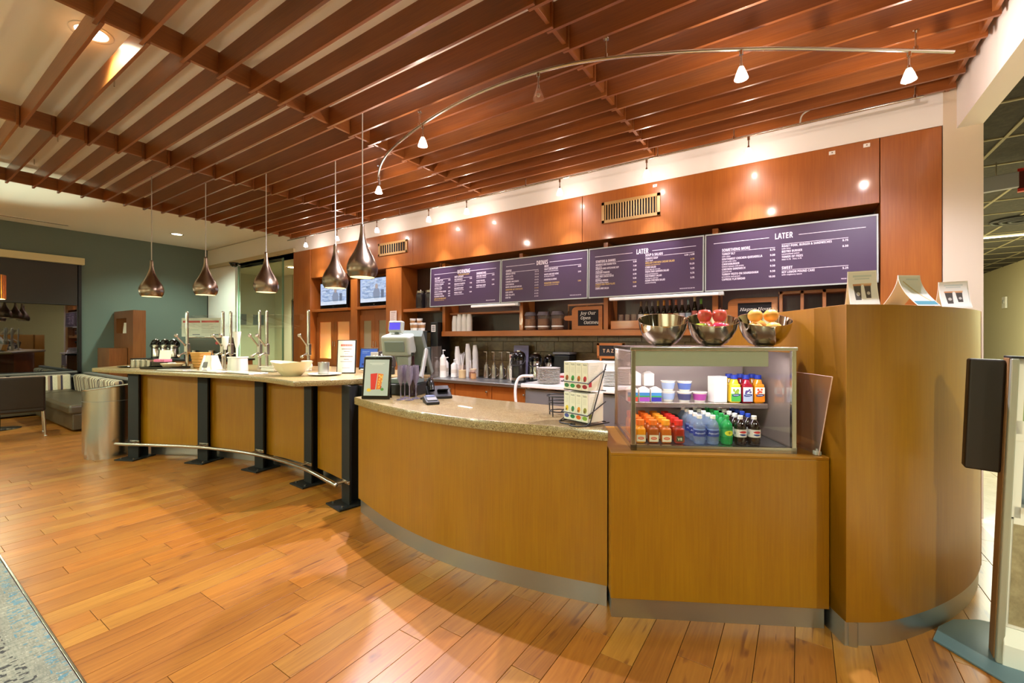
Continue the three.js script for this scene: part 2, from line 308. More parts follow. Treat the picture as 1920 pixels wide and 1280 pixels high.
// ================= lamps =================
function light(l, parent, x, y, z, o = {}) { l.position.set(x, y, z); l.castShadow = true; l.shadow && l.shadow.mapSize && l.shadow.mapSize.set(1024, 1024); l.name = 'lamp_light'; parent.add(l); if (o.to) { l.target.position.set(...o.to); l.target.name = 'lamp_aim'; parent.add(l.target); } return l; }
function downlight(x, z, y, label, I = I_DOWN, col = C_DOWN, r = .1, ang = 1.15) {
  const t = thing('recessed_downlight', label, 'ceiling light', [x, y, z], 0, 'recessed ceiling downlights');
  obj('trim_ring', la([[r + .03, 0], [r + .03, -.008], [r, -.012], [r - .005, 0]]), M.whiteGloss, t);
  obj('bulb', cy(r, r, .004, 0, -.003, 0), M.bulbD, t);
  const s = new THREE.SpotLight(col, I, 0, ang, .7, 2); s.shadow.radius = 3; light(s, t, 0, -.03, 0, { to: [0, -3, 0] });
}
downlight(-4.55, -1.005, 3.86, 'round downlight shining between the first slats at upper left');
downlight(-11.7, -4.0, 3.86, 'round downlight in the cream ceiling by the slate wall', 30);
for (const [x, z] of [[-9.6, 1.2], [-6.2, .3], [-3.0, .5], [-.2, .3]]) downlight(x, z, 3.81, 'recessed downlight in the room ceiling, ' + (x < -9 ? 'by the window' : x < -6 ? 'over the carpet' : x < -2 ? 'over the open floor' : 'above the viewer'));
downlight(-10.9, -6.2, 3.345, 'round downlight inside the recess behind the glass', 85);
{ const v = thing('slot_vent', 'thin dark slot vent in the cream ceiling by the slate wall', 'vent', [-12.7, 3.858, -1.9]); obj('slot', bx(.05, .006, 1.1, 0, -.003, 0), M.voidBlack, v); for (const x of [-.035, .035]) obj('slot_edge', bx(.02, .008, 1.14, x, -.004, 0), M.whiteGloss, v); }
// hall lamps
function strip(x, z, I) {
  const t = thing('strip_light', x > 3 ? 'white tube light in the dark hall ceiling beyond the column' : x > 2.6 ? 'white tube light in the hall ceiling behind the column' : 'white tube light in the hall ceiling near the stand', 'ceiling light', [x, 3.4, z]);
  obj('tray', rb(1.2, .03, .16, .006, 0, -.012, 0), M.whiteGloss, t); obj('tube', bx(1.1, .006, .1, 0, -.03, 0), S(0xffffff, .5, 0, { emissive: 0xfff6e2, emissiveIntensity: 4 }), t);
  const a = new THREE.RectAreaLight(C_HALL, I, 1.1, .1); a.position.set(0, -.04, 0); a.rotation.x = -Math.PI / 2; a.name = 'lamp_light'; t.add(a);
}
strip(3.1, -11.6, 1150); strip(2.7, -7.6, 260); downlight(2.6, -1.2, 3.405, 'recessed downlight in the hall ceiling near the sanitiser stand', 46, C_HALL);
// pendants over the tall counter
{
  const P = [[-7.70, -2.33, 'leftmost of the five'], [-6.79, -2.65, 'second from the left of the five'], [-5.75, -2.93, 'middle of the five'], [-4.59, -3.14, 'fourth from the left of the five'], [-3.57, -2.74, 'rightmost and largest looking of the five']];
  const shade = la([[.118, 0], [.136, .03], [.146, .075], [.142, .12], [.122, .175], [.09, .23], [.062, .285], [.042, .34], [.03, .39], [.023, .44], [.02, .5], [.016, .52], [.0, .52]], 0, 0, 0, 36);
  const inner = la([[.114, .002], [.13, .03], [.139, .075], [.134, .12], [.114, .17], [.0, .2]], 0, 0, 0, 36);
  P.forEach(([x, z, w]) => {
    const t = thing('pendant_lamp', w + ' teardrop brushed metal pendants over the counter', 'pendant lamp', [x, 2.1, z], 0, 'teardrop pendants over the tall counter');
    const sh = obj('lamp_shade', shade.clone(), M.nickel, t); obj('lining', inner.clone(), M.white, sh); obj('bulb', la([[0, .05], [.05, .055], [.075, .08], [.06, .11], [.02, .14], [0, .14]]), M.bulbP, t);
    obj('cord', cy(.006, .006, 1.3, 0, 1.16, 0, 8), M.plasticGrey, t);
    const s = new THREE.SpotLight(C_PEND, I_PEND, 0, 1.1, .6, 2); s.shadow.radius = 2.5; light(s, t, 0, .03, 0, { to: [0, -2, 0] });
  });
}
// track lamps
function head(x, y, z, label, lit, to, I, big, group) {
  const t = thing('track_lamp', label, 'track light', [x, y, z], 0, group), k = big ? 1 : .9;
  obj('stem', [cy(.006, .006, .1, 0, -.05, 0, 8), cy(.013, .013, .03, 0, -.015, 0, 10), cy(.011, .014, .03, 0, -.105, 0, 10)], M.chrome, t);
  obj('glass_shade', la([[.014, -.11 * 1], [.02, -.125], [.03, -.15], [.041 * k, -.185], [.043 * k, -.192], [.04 * k, -.188], [.026, -.15], [.016, -.125], [.012, -.112]], 0, 0, 0, 20), lit ? M.frost : M.acrylic, t);
  if (lit) { obj('bulb', sp(.017 * k, 0, -.165, 0, 1, 1.1, 1, 14), M.bulbT, t); const s = new THREE.SpotLight(C_TRACK, I, 0, big ? 1.2 : .48, big ? .5 : .9, 2); s.shadow.radius = .9; light(s, t, 0, -.2, 0, { to }); const g = new THREE.PointLight(C_TRACK, big ? I_GLOW : I_GLOW * .38); g.shadow.radius = .8; light(g, t, 0, -.165, 0); }
  else obj('bulb', sp(.014, 0, -.16, 0, 1, 1.1, 1, 12), M.plasticGrey, t);
}
{
  const r1 = [[-4.42, -3.66], [-4.22, -3.47], [-3.7, -3.14], [-2.91, -2.87], [-2.2, -2.75], [-1.6, -2.77], [-1.15, -2.89], [-.3, -3.33], [.35, -3.77], [.876, -4.14]];
  const t = thing('track_rail', 'curved silver lighting rail hanging under the slats', 'lighting rail');
  obj('rail', tb(r1.map(([x, z]) => [x, 3.46, z]), .013, 90, 8), M.steelSmooth, t);
  for (const [x, z] of [[-4.25, -3.5], [-2.93, -2.88], [-1.13, -2.9], [.66, -3.99]]) obj('standoff', [cy(.006, .006, .12, x, 3.54, z, 8), cy(.015, .015, .03, x, 3.475, z, 10), cy(.02, .02, .008, x, 3.596, z, 12)], M.chrome, t);
  const A = 'spotlight on the curved rail, ';
  const grp = 'spotlights on the curved rail';
  head(-4.24, 3.45, -3.49, 'lit ' + A + 'at its lower left end', true, [-.3, -2, .6], I_TRACK, true, grp);
  head(-2.87, 3.45, -2.86, 'lit ' + A + 'second from its lower left end', true, [.2, -2, .5], I_TRACK, true, grp);
  head(-1.6, 3.45, -2.77, 'unlit clear ' + A + 'middle of the rail', false, [0, 0, 0], 0, true, grp);
  head(-.33, 3.45, -3.31, 'lit ' + A + 'above the glass food case', true, [-.1, -2, .3], I_TRACK, true, grp);
  head(.62, 3.45, -3.96, 'lit ' + A + 'last before its right end', true, [-.3, -2, -.2], I_TRACK * .4, true, grp);
  const w = thing('track_rail', 'straight silver lighting rail along the top of the menu wall', 'lighting rail');
  obj('rail', [ln([-8.7, 3.5, -4.86], [.85, 3.5, -4.86], .011, 10)], M.steelSmooth, w);
  for (const x of [-7.9, -6.6, -5.4, -4.2, -3.0, -1.3, -.55, .8]) obj('standoff', [cy(.006, .006, .1, x, 3.55, -4.86, 8), cy(.014, .014, .03, x, 3.51, -4.86, 10)], M.chrome, w);
  obj('feed_cable', tb([[.0, 3.5, -4.86], [.02, 3.58, -4.86], [.1, 3.62, -4.86], [.16, 3.64, -4.86]], .007, 20, 8), M.plasticGrey, w);
  const xs = [-8.05, -7.05, -5.95, -4.75, -4.0, -2.5, -1.42, -.42], wd = ['leftmost', 'second from left', 'third from left', 'fourth from left', 'fifth from left', 'sixth from left', 'seventh from left', 'rightmost'];
  xs.forEach((x, i) => head(x, 3.49, -4.86, wd[i] + ' small spotlight on the straight rail above the menu wall', true, [0, -2, -.55], I_WALLTRACK, false, 'spotlights on the straight rail'));
}
// drum lamps: one at the left edge of the view, the others over the seats behind the viewer
function drum(x, z, label, I) {
  const t = thing('drum_lamp', label, 'pendant lamp', [x, 2.1, z], 0, 'orange drum lamps');
  obj('lamp_shade', cy(.26, .26, .36, 0, .18, 0, 40, true), PH(0xe08a30, .9, { transmission: .35, thickness: 0, emissive: 0xe07a20, emissiveIntensity: .35 }), t);
  for (let i = 0; i < 40; i++) { const a = i / 40 * Math.PI * 2; obj('pleat', bx(.012, .36, .02, Math.cos(a) * .265, .18, Math.sin(a) * .265, 0, -a), M.dark, t); }
  obj('cord', cy(.006, .006, 1.4, 0, 1.01, 0, 8), M.black, t); obj('bulb', sp(.06, 0, .02, 0), M.bulbP, t);
  const l = new THREE.PointLight(C_DRUM, I); l.shadow.radius = 3; light(l, t, 0, .02, 0);
}
drum(-10.1, -1.0, 'orange pleated drum lamp hanging before the window', 7);
drum(-10.4, 2.2, 'orange pleated drum lamp by the window, out of view', 11);
drum(-7.6, 1.7, 'orange pleated drum lamp behind the viewer, far left', I_DRUM);
drum(-4.2, 1.9, 'orange pleated drum lamp behind the viewer, second from right', I_DRUM);
drum(-.6, 2.0, 'orange pleated drum lamp behind the viewer, rightmost', I_DRUM);
// ================= counters =================
// coffee counter with a bowed front
const KICK = smooth([[-3.18, -2.40], [-2.63, -2.245], [-2.16, -2.17], [-1.83, -2.162], [-1.5, -2.19], [-1.21, -2.238], [-.885, -2.312]], 44);
const LEFT = p => { const t = (p[0] + .845) * Math.cos(28.5 * Math.PI / 180) - (p[1] + 2.233) * Math.sin(28.5 * Math.PI / 180), k = Math.min(0, -.006 - t); return [p[0] + k * Math.cos(28.5 * Math.PI / 180), p[1] - k * Math.sin(28.5 * Math.PI / 180)]; };   // stops at the block's side
{
  const t = thing('coffee_counter', 'low counter with bowed golden wood front and speckled top', 'counter');
  const back = [[-1.2, -2.9], [-2.2, -2.86], [-3.22, -3.0]];
  obj('kick_plate', plan([...offset(KICK, -.02), ...back].map(LEFT), .0, .125), M.steel, t);
  obj('front_panel', plan([...KICK, ...back].map(LEFT), .125, .935), M.gold, t);
  obj('countertop', plan([...offset(KICK, .035), [-.9, -2.34], [-1.2, -2.9], [-2.2, -2.9], [-3.24, -3.03]].map(LEFT), .937, 1.0, .006), M.speckle, t);
}
// block under the food case: frame with its origin at the front left corner
const BA = 28.5 * Math.PI / 180, BD = [Math.cos(BA), -Math.sin(BA)], BN = [-Math.sin(BA), -Math.cos(BA)], B0 = [-.845, -2.233];
const B = (t, y, s) => [B0[0] + BD[0] * t + BN[0] * s, y, B0[1] + BD[1] * t + BN[1] * s];
{
  const t = thing('case_plinth', 'square golden wood block under the glass food case', 'counter', [B0[0], 0, B0[1]], BA);
  obj('kick_plate', bx(1.085, .108, .68, .55, .054, -.36), M.steel, t);
  obj('body', rb(1.105, .765, .72, .003, .554, .493, -.36), M.gold, t, { ox: 5 });
  obj('top_board', rb(1.105, .014, .72, .002, .554, .883, -.36), M.gold, t, { grain: 'x' });
}
// tall curved counter
{
  const C = B(1.112, 0, -.118);
  const t = thing('high_counter', 'tall curved golden wood counter wall at right', 'counter');
  const curve = smooth([[C[0], C[2]], [.34, -2.765], [.5, -2.95], [.67, -3.205], [.82, -3.5], [.925, -3.8], [.985, -4.1], [1.0, -4.5]], 60);
  const cut = 39, K1 = curve.slice(0, cut + 1), K2 = curve.slice(cut);
  const sideEnd = [C[0] + BN[0] * 1.5, C[2] + BN[1] * 1.5], th = -.26;
  const RIGHT = p => { const t = (p[0] - B0[0]) * BD[0] + (p[1] - B0[1]) * BD[1], k = Math.max(0, 1.1125 - t); return [p[0] + k * BD[0], p[1] + k * BD[1]]; };
  obj('kick_plate', plan([...offset(curve, -.012), ...offset(curve, th + .03).reverse()].map(RIGHT), 0, .12), M.steel, t);
  obj('kick_plate', plan([[C[0] + BD[0] * .012, C[2] + BD[1] * .012 - .01], [C[0] + BD[0] * .012 + BN[0] * .1, C[2] + BD[1] * .012 + BN[1] * .1], [C[0] + BD[0] * .15 + BN[0] * .1, C[2] + BD[1] * .15 + BN[1] * .1], [C[0] + BD[0] * .05, C[2] + BD[1] * .05]], 0, .12), M.steel, t);
  obj('front_panel', plan([...K1, ...offset(K1, th).reverse()].map(RIGHT), .12, 1.668, .0025), M.gold, t, { ox: 2.2 });
  obj('front_panel', plan([...K2.slice(0).map((p, i) => i ? p : [p[0] + .004, p[1] - .007]), ...offset(K2, th).reverse()], .12, 1.668, .0025), M.gold, t, { ox: 7.7 });
  const e = (a, b) => [C[0] + BD[0] * a + BN[0] * b, C[2] + BD[1] * a + BN[1] * b];
  obj('side_panel', plan([e(.0005, .004), e(.0005, 1.5), e(.16, 1.5), e(.16, .16)], .12, 1.667, .0025), M.gold, t, { ox: 3.3 });
}
// tall counter on the left, hollow curve
const POSTS = [[-6.97, -1.93], [-6.09, -2.35], [-5.2, -2.575], [-4.25, -2.595], [-3.43, -2.46]];
{
  const t = thing('bistro_counter', 'long hollow-curved counter with black posts and speckled top', 'counter');
  const line = smooth([[-7.75, -1.52], ...POSTS.map(([x, z]) => [x, z - .0])], 60), face = offset(line, -.075);
  obj('body', plan([...offset(line, -.12).slice(12), ...offset(line, -.7).slice(12).reverse()], .16, 1.078), M.dark, t);
  obj('kick_plate', plan([...offset(line, -.2).slice(12), ...offset(line, -.6).slice(12).reverse()], 0, .16), M.steel, t);
  const dirs = POSTS.map((p, i) => { const a = POSTS[Math.max(0, i - 1)], b = POSTS[Math.min(4, i + 1)]; return Math.atan2(-(b[1] - a[1]), b[0] - a[0]); });
  for (let i = 0; i < 4; i++) {
    const [a, b] = [POSTS[i], POSTS[i + 1]], l = Math.hypot(b[0] - a[0], b[1] - a[1]), an = Math.atan2(-(b[1] - a[1]), b[0] - a[0]);
    const seg = line.filter(p => p[0] > a[0] + .01 && p[0] < b[0] - .01);
    obj('front_panel', plan([...offset(seg, -.06), ...offset(seg, -.115).reverse()], .16, 1.075), M.gold, t, { ox: i * 1.7 });
    obj('trim_strip', plan([...offset(seg, -.059), ...offset(seg, -.075).reverse()].map(p => p), 1.03, 1.076), M.dark, t);
  }
  POSTS.forEach(([x, z], i) => {
    const p = obj('post', put(norm(mergeGeometries([norm(rb(.15, 1.07, .02, .003, 0, .543, .0)), norm(bx(.02, 1.06, .11, 0, .54, -.06)), norm(bx(.15, 1.06, .014, 0, .54, -.115))])), x, 0, z, 0, dirs[i]), M.blackSteel, t);
    obj('base_plate', put(rb(.27, .014, .3, .003, 0, .008, -.02), x, 0, z, 0, dirs[i]), M.blackSteel, p);
    obj('bolt', [put(cy(.012, .012, .014, .09, .02, .08, 6), x, 0, z, 0, dirs[i]), put(cy(.012, .012, .014, -.09, .02, .08, 6), x, 0, z, 0, dirs[i])], M.steelSmooth, p);
    obj('rail_bracket', [put(rb(.13, .034, .012, .004, .03, .215, .018), x, 0, z, 0, dirs[i]), put(ln([0, .21, .02], [-.03, .2, .11], .012), x, 0, z, 0, dirs[i]), put(cy(.007, .007, .01, -.01, .215, .028, 8, false, Math.PI / 2), x, 0, z, 0, dirs[i]), put(cy(.007, .007, .01, .075, .215, .028, 8, false, Math.PI / 2), x, 0, z, 0, dirs[i])], M.steelSmooth, p);
  });
  const rl = offset(smooth([[-7.1, -1.87], ...POSTS], 50), .1);
  obj('foot_rail', [tb(rl.map(([x, z]) => [x, .2, z]), .02, 90, 12), sp(.02, rl[50][0], .2, rl[50][1]), sp(.02, rl[0][0], .2, rl[0][1])], M.steelSmooth, t);
  const front = smooth([[-7.5, -1.66], [-6.53, -1.85], [-5.63, -2.04], [-4.88, -2.16], [-4.28, -2.18], [-3.7, -2.12]], 40);
  obj('countertop', plan([...front, [-3.56, -2.28], [-3.42, -2.5], [-3.36, -2.8], [-3.3, -3.4], [-4.2, -3.62], [-5.2, -3.55], [-6.2, -3.28], [-7.3, -2.85], [-8.2, -2.4]], 1.08, 1.13, .006), M.speckle, t);
}
// wash of things on the wall: vents
for (const [x0, x1, y0, y1, n, lb] of [[-6.32, -5.58, 2.98, 3.2, 12, 'smaller louvred air vent in the wood panelling at left'], [-2.08, -1.36, 2.95, 3.21, 20, 'louvred air vent in the wood panelling above the menu']]) {
  const t = thing('air_vent', lb, 'vent', [(x0 + x1) / 2, (y0 + y1) / 2, -5.2]), w = x1 - x0, h = y1 - y0;
  obj('backing', bx(w - .06, h - .06, .006, 0, 0, .003), M.voidBlack, t);
  obj('frame', [bx(w, .035, .014, 0, h / 2 - .017, .007), bx(w, .035, .014, 0, -h / 2 + .017, .007), bx(.035, h, .014, -w / 2 + .017, 0, .007), bx(.035, h, .014, w / 2 - .017, 0, .007)], M.vent, t);
  for (let i = 0; i < n; i++) obj('louvre', bx(.012, h - .06, .01, -w / 2 + .05 + (w - .1) * i / (n - 1), 0, .009, 0, .5), M.vent, t);
}
for (const [x, y] of [[.26, 3.29], [.52, 3.3], [-1.42, 3.3]]) { const t = thing('mounting_clip', 'tiny white clip on the panelling top edge, ' + (x < 0 ? 'above the vent' : x < .4 ? 'left of the pair' : 'right of the pair'), 'clip', [x, y, -5.195]); obj('plate', rb(.05, .035, .012, .003, 0, 0, 0), M.white, t); obj('screw', cy(.006, .006, .006, 0, 0, .008, 8, false, Math.PI / 2), M.steelSmooth, t); }
// shelf unit below the menu boards
{
  const t = thing('wall_shelf', 'long wooden cubby shelf under the menu boards', 'shelf');
  obj('bottom_board', rb(5.42, .08, .36, .004, -2.12, 1.58, -5.41), M.orange, t, { grain: 'x' });
  for (const x of [-4.8, -3.32, -2.05, -.78]) obj('divider', rb(.06, 1.1, .34, .004, x, 2.17, -5.42), M.orange, t);
  obj('middle_board', rb(1.36, .03, .25, .004, -4.06, 1.9, -5.46), M.orange, t, { grain: 'x' });
  const j = thing('wall_shelf', 'short wooden shelf holding two dark jars left of the menu', 'shelf');
  obj('board', rb(.86, .05, .36, .004, -5.29, 1.985, -5.41), M.orange, j, { grain: 'x' }); obj('side_board', rb(.03, .72, .34, .003, -4.87, 2.37, -5.42), M.dark, j);
  const w = thing('wine_rack', 'open lattice wine rack at the right end of the shelf', 'rack', [.2, 1.622, -5.3]);
  for (let i = 0; i < 5; i++) obj('upright', rb(.03, .36, .2, .003, -.36 + i * .18, .18, 0), M.dark, w);
  obj('rail', [rb(.76, .03, .2, .003, 0, .345, 0), rb(.76, .03, .2, .003, 0, .015, 0)], M.dark, w, { grain: 'x' });
}
// low counter along the menu wall
{
  const t = thing('back_counter', 'wooden back counter with steel worktop under the shelf', 'counter', [-4.25, 0, -5.18]);
  obj('worktop', rb(2.7, .045, .76, .006, 0, .8775, 0), M.steel, t, { grain: 'x' });
  obj('carcass', bx(2.64, .77, .66, 0, .47, -.03), M.dark, t); obj('plinth', bx(2.64, .08, .6, 0, .04, -.04), M.black, t);
  for (const [x, w] of [[-.98, .64], [-.31, .66], [.36, .66], [1.0, .6]]) { const d = obj('cabinet_door', rb(w, .74, .02, .004, x, .47, .31), M.orange, t, { ox: x }); obj('knob', [cy(.008, .008, .02, x + w / 2 - .07, .76, .33, 10, false, Math.PI / 2), sp(.017, x + w / 2 - .07, .76, .345, 1, 1, .7, 14)], M.steelSmooth, d); }
  const q = thing('back_counter', 'wooden counter run below the screens at left', 'counter', [-7.3, 0, -4.85]);
  obj('worktop', rb(3.2, .04, .6, .006, 0, .88, 0), M.speckle, q); obj('carcass', bx(3.2, .86, .56, 0, .43, 0), M.orange, q);
}
// ================= menu boards =================
function text(x, s, px, py, size, o = {}) { x.font = (o.w || 'bold ') + size + 'px ' + (o.f || 'sans-serif'); x.fillStyle = o.c || '#efe6ea'; x.textAlign = o.a || 'left'; x.fillText(s, px, py); }
function squeeze(x, s, px, py, size, k, o = {}) { x.save(); x.translate(px, py); x.scale(k, 1); text(x, s, 0, 0, size, o); x.restore(); }
const INK = '#453049', YEL = '#d9b45a', PALE = '#ece2e6';
function menu(title, sub, cols) {
  return canvas(1024, 460, (x, w, h) => {
    x.fillStyle = INK; x.fillRect(0, 0, w, h);
    squeeze(x, title, w / 2, 90, 62, .62, { a: 'center', c: PALE });
    x.fillStyle = PALE; x.fillRect(52, 70, w / 2 - 52 - 90, 4); x.fillRect(w / 2 + 90, 70, w / 2 - 90 - 52, 4);
    if (sub) squeeze(x, sub, w / 2, 112, 22, .7, { a: 'center', c: YEL });
    for (const c of cols) {
      let y = c.y || 132; squeeze(x, c.head, c.x, y, 32, .66, { c: PALE }); x.fillStyle = PALE; x.fillRect(c.x + (c.head.length * 13), y + 4, Math.max(0, c.w - c.head.length * 13), 2); x.fillRect(c.x, y + 6, c.w, 1.5);
      y += 30;
      for (const [t, d, p, yel] of c.items) {
        const cc = yel ? YEL : PALE; squeeze(x, t, c.x, y, 23, .7, { c: cc }); if (p) squeeze(x, p, c.x + c.w, y, 22, .75, { a: 'right', c: cc });
        if (d) { y += 17; squeeze(x, d, c.x, y, 15, .8, { w: '', c: cc }); }
        y += (c.step || 20) + 11;
      }
    }
    squeeze(x, 'PRICES DO NOT INCLUDE TAX', w - 60, h - 26, 11, .8, { a: 'right', w: '', c: PALE });
  });
}
const menus = [
  menu('MORNING', 'SERVED UNTIL ELEVEN', [
    { x: 60, w: 250, step: 17, items: [['FRESH FRUIT CUP', 'seasonal berries and melon', '5.50'], ['GRANOLA YOGURT', 'honey and almonds', '5.50'], ['OATMEAL BOWL', 'brown sugar raisins', '5.00'], ['BAGEL & CREAM CHEESE', '', '4.50'], ['CINNAMON ROLL', '', '4.00'], ['BLUEBERRY MUFFIN', '', '3.50'], ['JOIN US FOR BREAKFAST', 'included with the club rate', '', 1]], head: 'ALL DAY' },
    { x: 375, w: 260, y: 138, step: 24, items: [['EGG SANDWICH', 'cheddar on an english muffin', '6.50'], ['BREAKFAST BURRITO', 'eggs potatoes and salsa', '7.50'], ['EGG WHITE WRAP', 'spinach feta and tomato', '7.50'], ['FRENCH TOAST', 'maple syrup and berries', '8.00']], head: 'HOT & READY' },
    { x: 700, w: 250, y: 122, step: 26, items: [['HAM AND CHEESE', 'warm buttery croissant', '6.00'], ['TURKEY BACON', 'egg white and cheddar', '6.50'], ['VEGETABLE HASH', 'peppers and potatoes', '6.00']], head: 'SANDWICHES' }]),
  menu('DRINKS', '', [
    { x: 50, w: 420, step: 18, items: [['BREWED COFFEE', '', '2  2  3'], ['CAFFE LATTE', '', '3  4  4'], ['CAPPUCCINO', '', '3  4  4'], ['CARAMEL MACCHIATO', '', '4  4  5'], ['CAFFE MOCHA', '', '4  4  5'], ['WHITE CHOCOLATE MOCHA', '', '4  4  5'], ['SIGNATURE HOT CHOCOLATE', '', '3  4  4', 1], ['ICED COFFEE', '', '3  3  4'], ['CHAI TEA LATTE', '', '4  4  5'], ['ICED TEA', '', '2  3  3']], head: 'COFFEE' },
    { x: 540, w: 420, y: 122, step: 26, items: [['DRAFT AND BOTTLED', 'ask us about local selections', '6.00'], ['WHITE AND RED WINE', 'by the glass or bottle', '8.00'], ['COCKTAILS & WINE', '', ''], ['SIGNATURE COCKTAILS', 'made by hand in the evening', '9.00', 1]], head: 'BEER' }]),
  menu('LATER', '', [
    { x: 60, w: 400, step: 10, items: [['HUMMUS AND WARM PITA', 'with celery', '6.00'], ['SPINACH AND ARTICHOKE DIP', 'tortilla chips', '7.00'], ['CHICKEN TENDERS', 'honey mustard or barbecue', '8.00'], ['MAC AND CHEESE BITES', 'marinara', '6.00'], ['BUFFALO WINGS', 'celery and blue cheese', '9.00'], ['CHEESE AND FRUIT PLATE', 'crackers', '9.00', 1], ['CHIPS AND SALSA', '', '4.00']], head: 'STARTERS & SHARES' },
    { x: 540, w: 420, y: 118, step: 12, items: [['TOMATO SOUP', 'cup or bowl', '4.00 | 6.00'], ['GRILLED CHICKEN CAESAR SALAD', 'romaine and parmesan', '9.75', 1], ['COBB SALAD', 'bacon egg and avocado', '10.25'], ['PASTA AND GARDEN SALAD', 'pesto and tomatoes', '9.25'], ['SOUTHWEST SALAD', 'corn beans and lime', '9.75'], ['ASIAN CHICKEN SALAD', 'sesame dressing', '9.75']], head: 'SOUP & SALADS' }]),
  menu('LATER', '', [
    { x: 110, w: 350, y: 146, step: 14, items: [['TURKEY BLT', 'with chips', '8.75'], ['SOUTHWEST CHICKEN QUESADILLA', 'served with salsa', '9.00'], ['CHEESEBURGER', 'lettuce tomato and pickle', '9.75'], ['CHICKEN SANDWICH', 'toasted roll', '9.50'], ['TURKEY PESTO ON SOURDOUGH', 'provolone and greens', '9.50'], ['CAPRESE FLATBREAD', '', '10.00']], head: 'SOMETHING MORE' },
    { x: 500, w: 380, y: 128, step: 14, items: [['ROAST PORK, BURGER & SANDWICHES', 'with fries', '9.75'], ['BISTRO BURGER', 'caramelized onion', '8.50'], ['TOWER OF FRIES', 'HALF 3.75   FULL 5.75', '']], head: '' },
    { x: 500, w: 380, y: 330, step: 14, items: [['KEY LEMON POUND CAKE', 'with raspberry sauce', '5.25']], head: 'SWEET' }])];
[[-4.97, -3.585, 'leftmost menu board, titled in white above a yellow line'], [-3.575, -2.235, 'menu board headed drinks, second from the left'], [-2.225, -.873, 'third menu board from the left, two columns of dishes'], [-.863, .595, 'rightmost and widest menu board, beside the wood pilaster']].forEach(([a, b, lb], i) => {
  const t = thing('menu_board', lb, 'menu board', [(a + b) / 2, 2.01, -5.12], 0, 'menu boards above the shelf'), w = b - a; t.rotation.x = -.03;
  obj('board', rb(w, .625, .018, .003, 0, .3125, 0), M.charcoal, t);
  obj('menu_face', pl(w - .03, .595, 0, .3125, .0096), PH(0xffffff, .42, { map: menus[i] }), t);
  obj('edge_trim', [bx(w, .014, .02, 0, .618, .003), bx(w, .014, .02, 0, .007, .003), bx(.012, .62, .02, -w / 2 + .006, .3125, .003), bx(.012, .62, .02, w / 2 - .006, .3125, .003)], M.greyLight, t);
});
for (const [a, b, lb] of [[-4.12, -3.3, 'short'], [-1.95, -.7, 'long']]) { const t = thing('light_bar', lb + ' white bar fixed under the menu boards', 'light bar', [(a + b) / 2, 1.985, -5.13]); obj('housing', rb(b - a, .035, .06, .008, 0, 0, 0), M.whiteGloss, t); obj('end_cap', rb(.05, .04, .065, .006, (b - a) / 2, 0, 0), M.plasticGrey, t); obj('bracket', bx(.02, .014, .43, 0, 0, -.248), M.steelSmooth, t); }

// ================= screens and cabinets at left of the wall =================
const tvTex = canvas(512, 300, (x, w, h) => {
  x.fillStyle = '#b9cdf2'; x.fillRect(0, 0, w, h);
  for (let i = 0; i < 420; i++) { const k = rnd(); x.fillStyle = k < .4 ? 'rgba(225,236,255,.5)' : k < .75 ? 'rgba(140,165,205,.35)' : 'rgba(110,130,160,.3)'; x.fillRect(rnd() * w, rnd() * h, 20 + rnd() * 60, 4 + rnd() * 16); }
  x.fillStyle = '#8f9ab2'; x.beginPath(); x.ellipse(300, 200, 62, 80, 0, 0, 7); x.fill(); x.fillStyle = '#b7a6a4'; x.beginPath(); x.ellipse(300, 105, 26, 34, 0, 0, 7); x.fill(); x.fillStyle = '#6d7890'; x.fillRect(380, 150, 50, 110);
  x.fillStyle = 'rgba(90,120,150,.6)'; x.fillRect(60, 238, 400, 10); x.fillStyle = 'rgba(235,242,255,.8)'; x.fillRect(0, 252, w, 48);
});
M.tv = S(0x101010, .3, 0, { emissive: 0xffffff, emissiveMap: tvTex, emissiveIntensity: .95 });
for (const [x, w, lb] of [[-7.83, .9, 'left wall television, behind the fourth pendant'], [-6.58, .84, 'right wall television, nearest the wood pilaster']]) {
  const t = thing('wall_tv', lb, 'television', [x, 2.11, -5.32], 0, 'televisions in the wood wall');
  obj('housing', rb(w, .54, .06, .012, 0, .27, -.02), M.blackGloss, t); obj('screen', pl(w - .05, .44, 0, .295, .012), M.tv, t); obj('stand', [rb(.2, .016, .1, .004, 0, -.006, 0), bx(.05, .04, .03, 0, .015, -.02)], M.black, t); obj('logo_bar', bx(.05, .01, .004, 0, .035, .012), M.steelSmooth, t);
  const l = new THREE.RectAreaLight(0xcfe0ff, 1.2, w - .1, .4); l.position.set(0, .3, .03); l.rotation.y = Math.PI; l.name = 'lamp_light'; t.add(l);
}
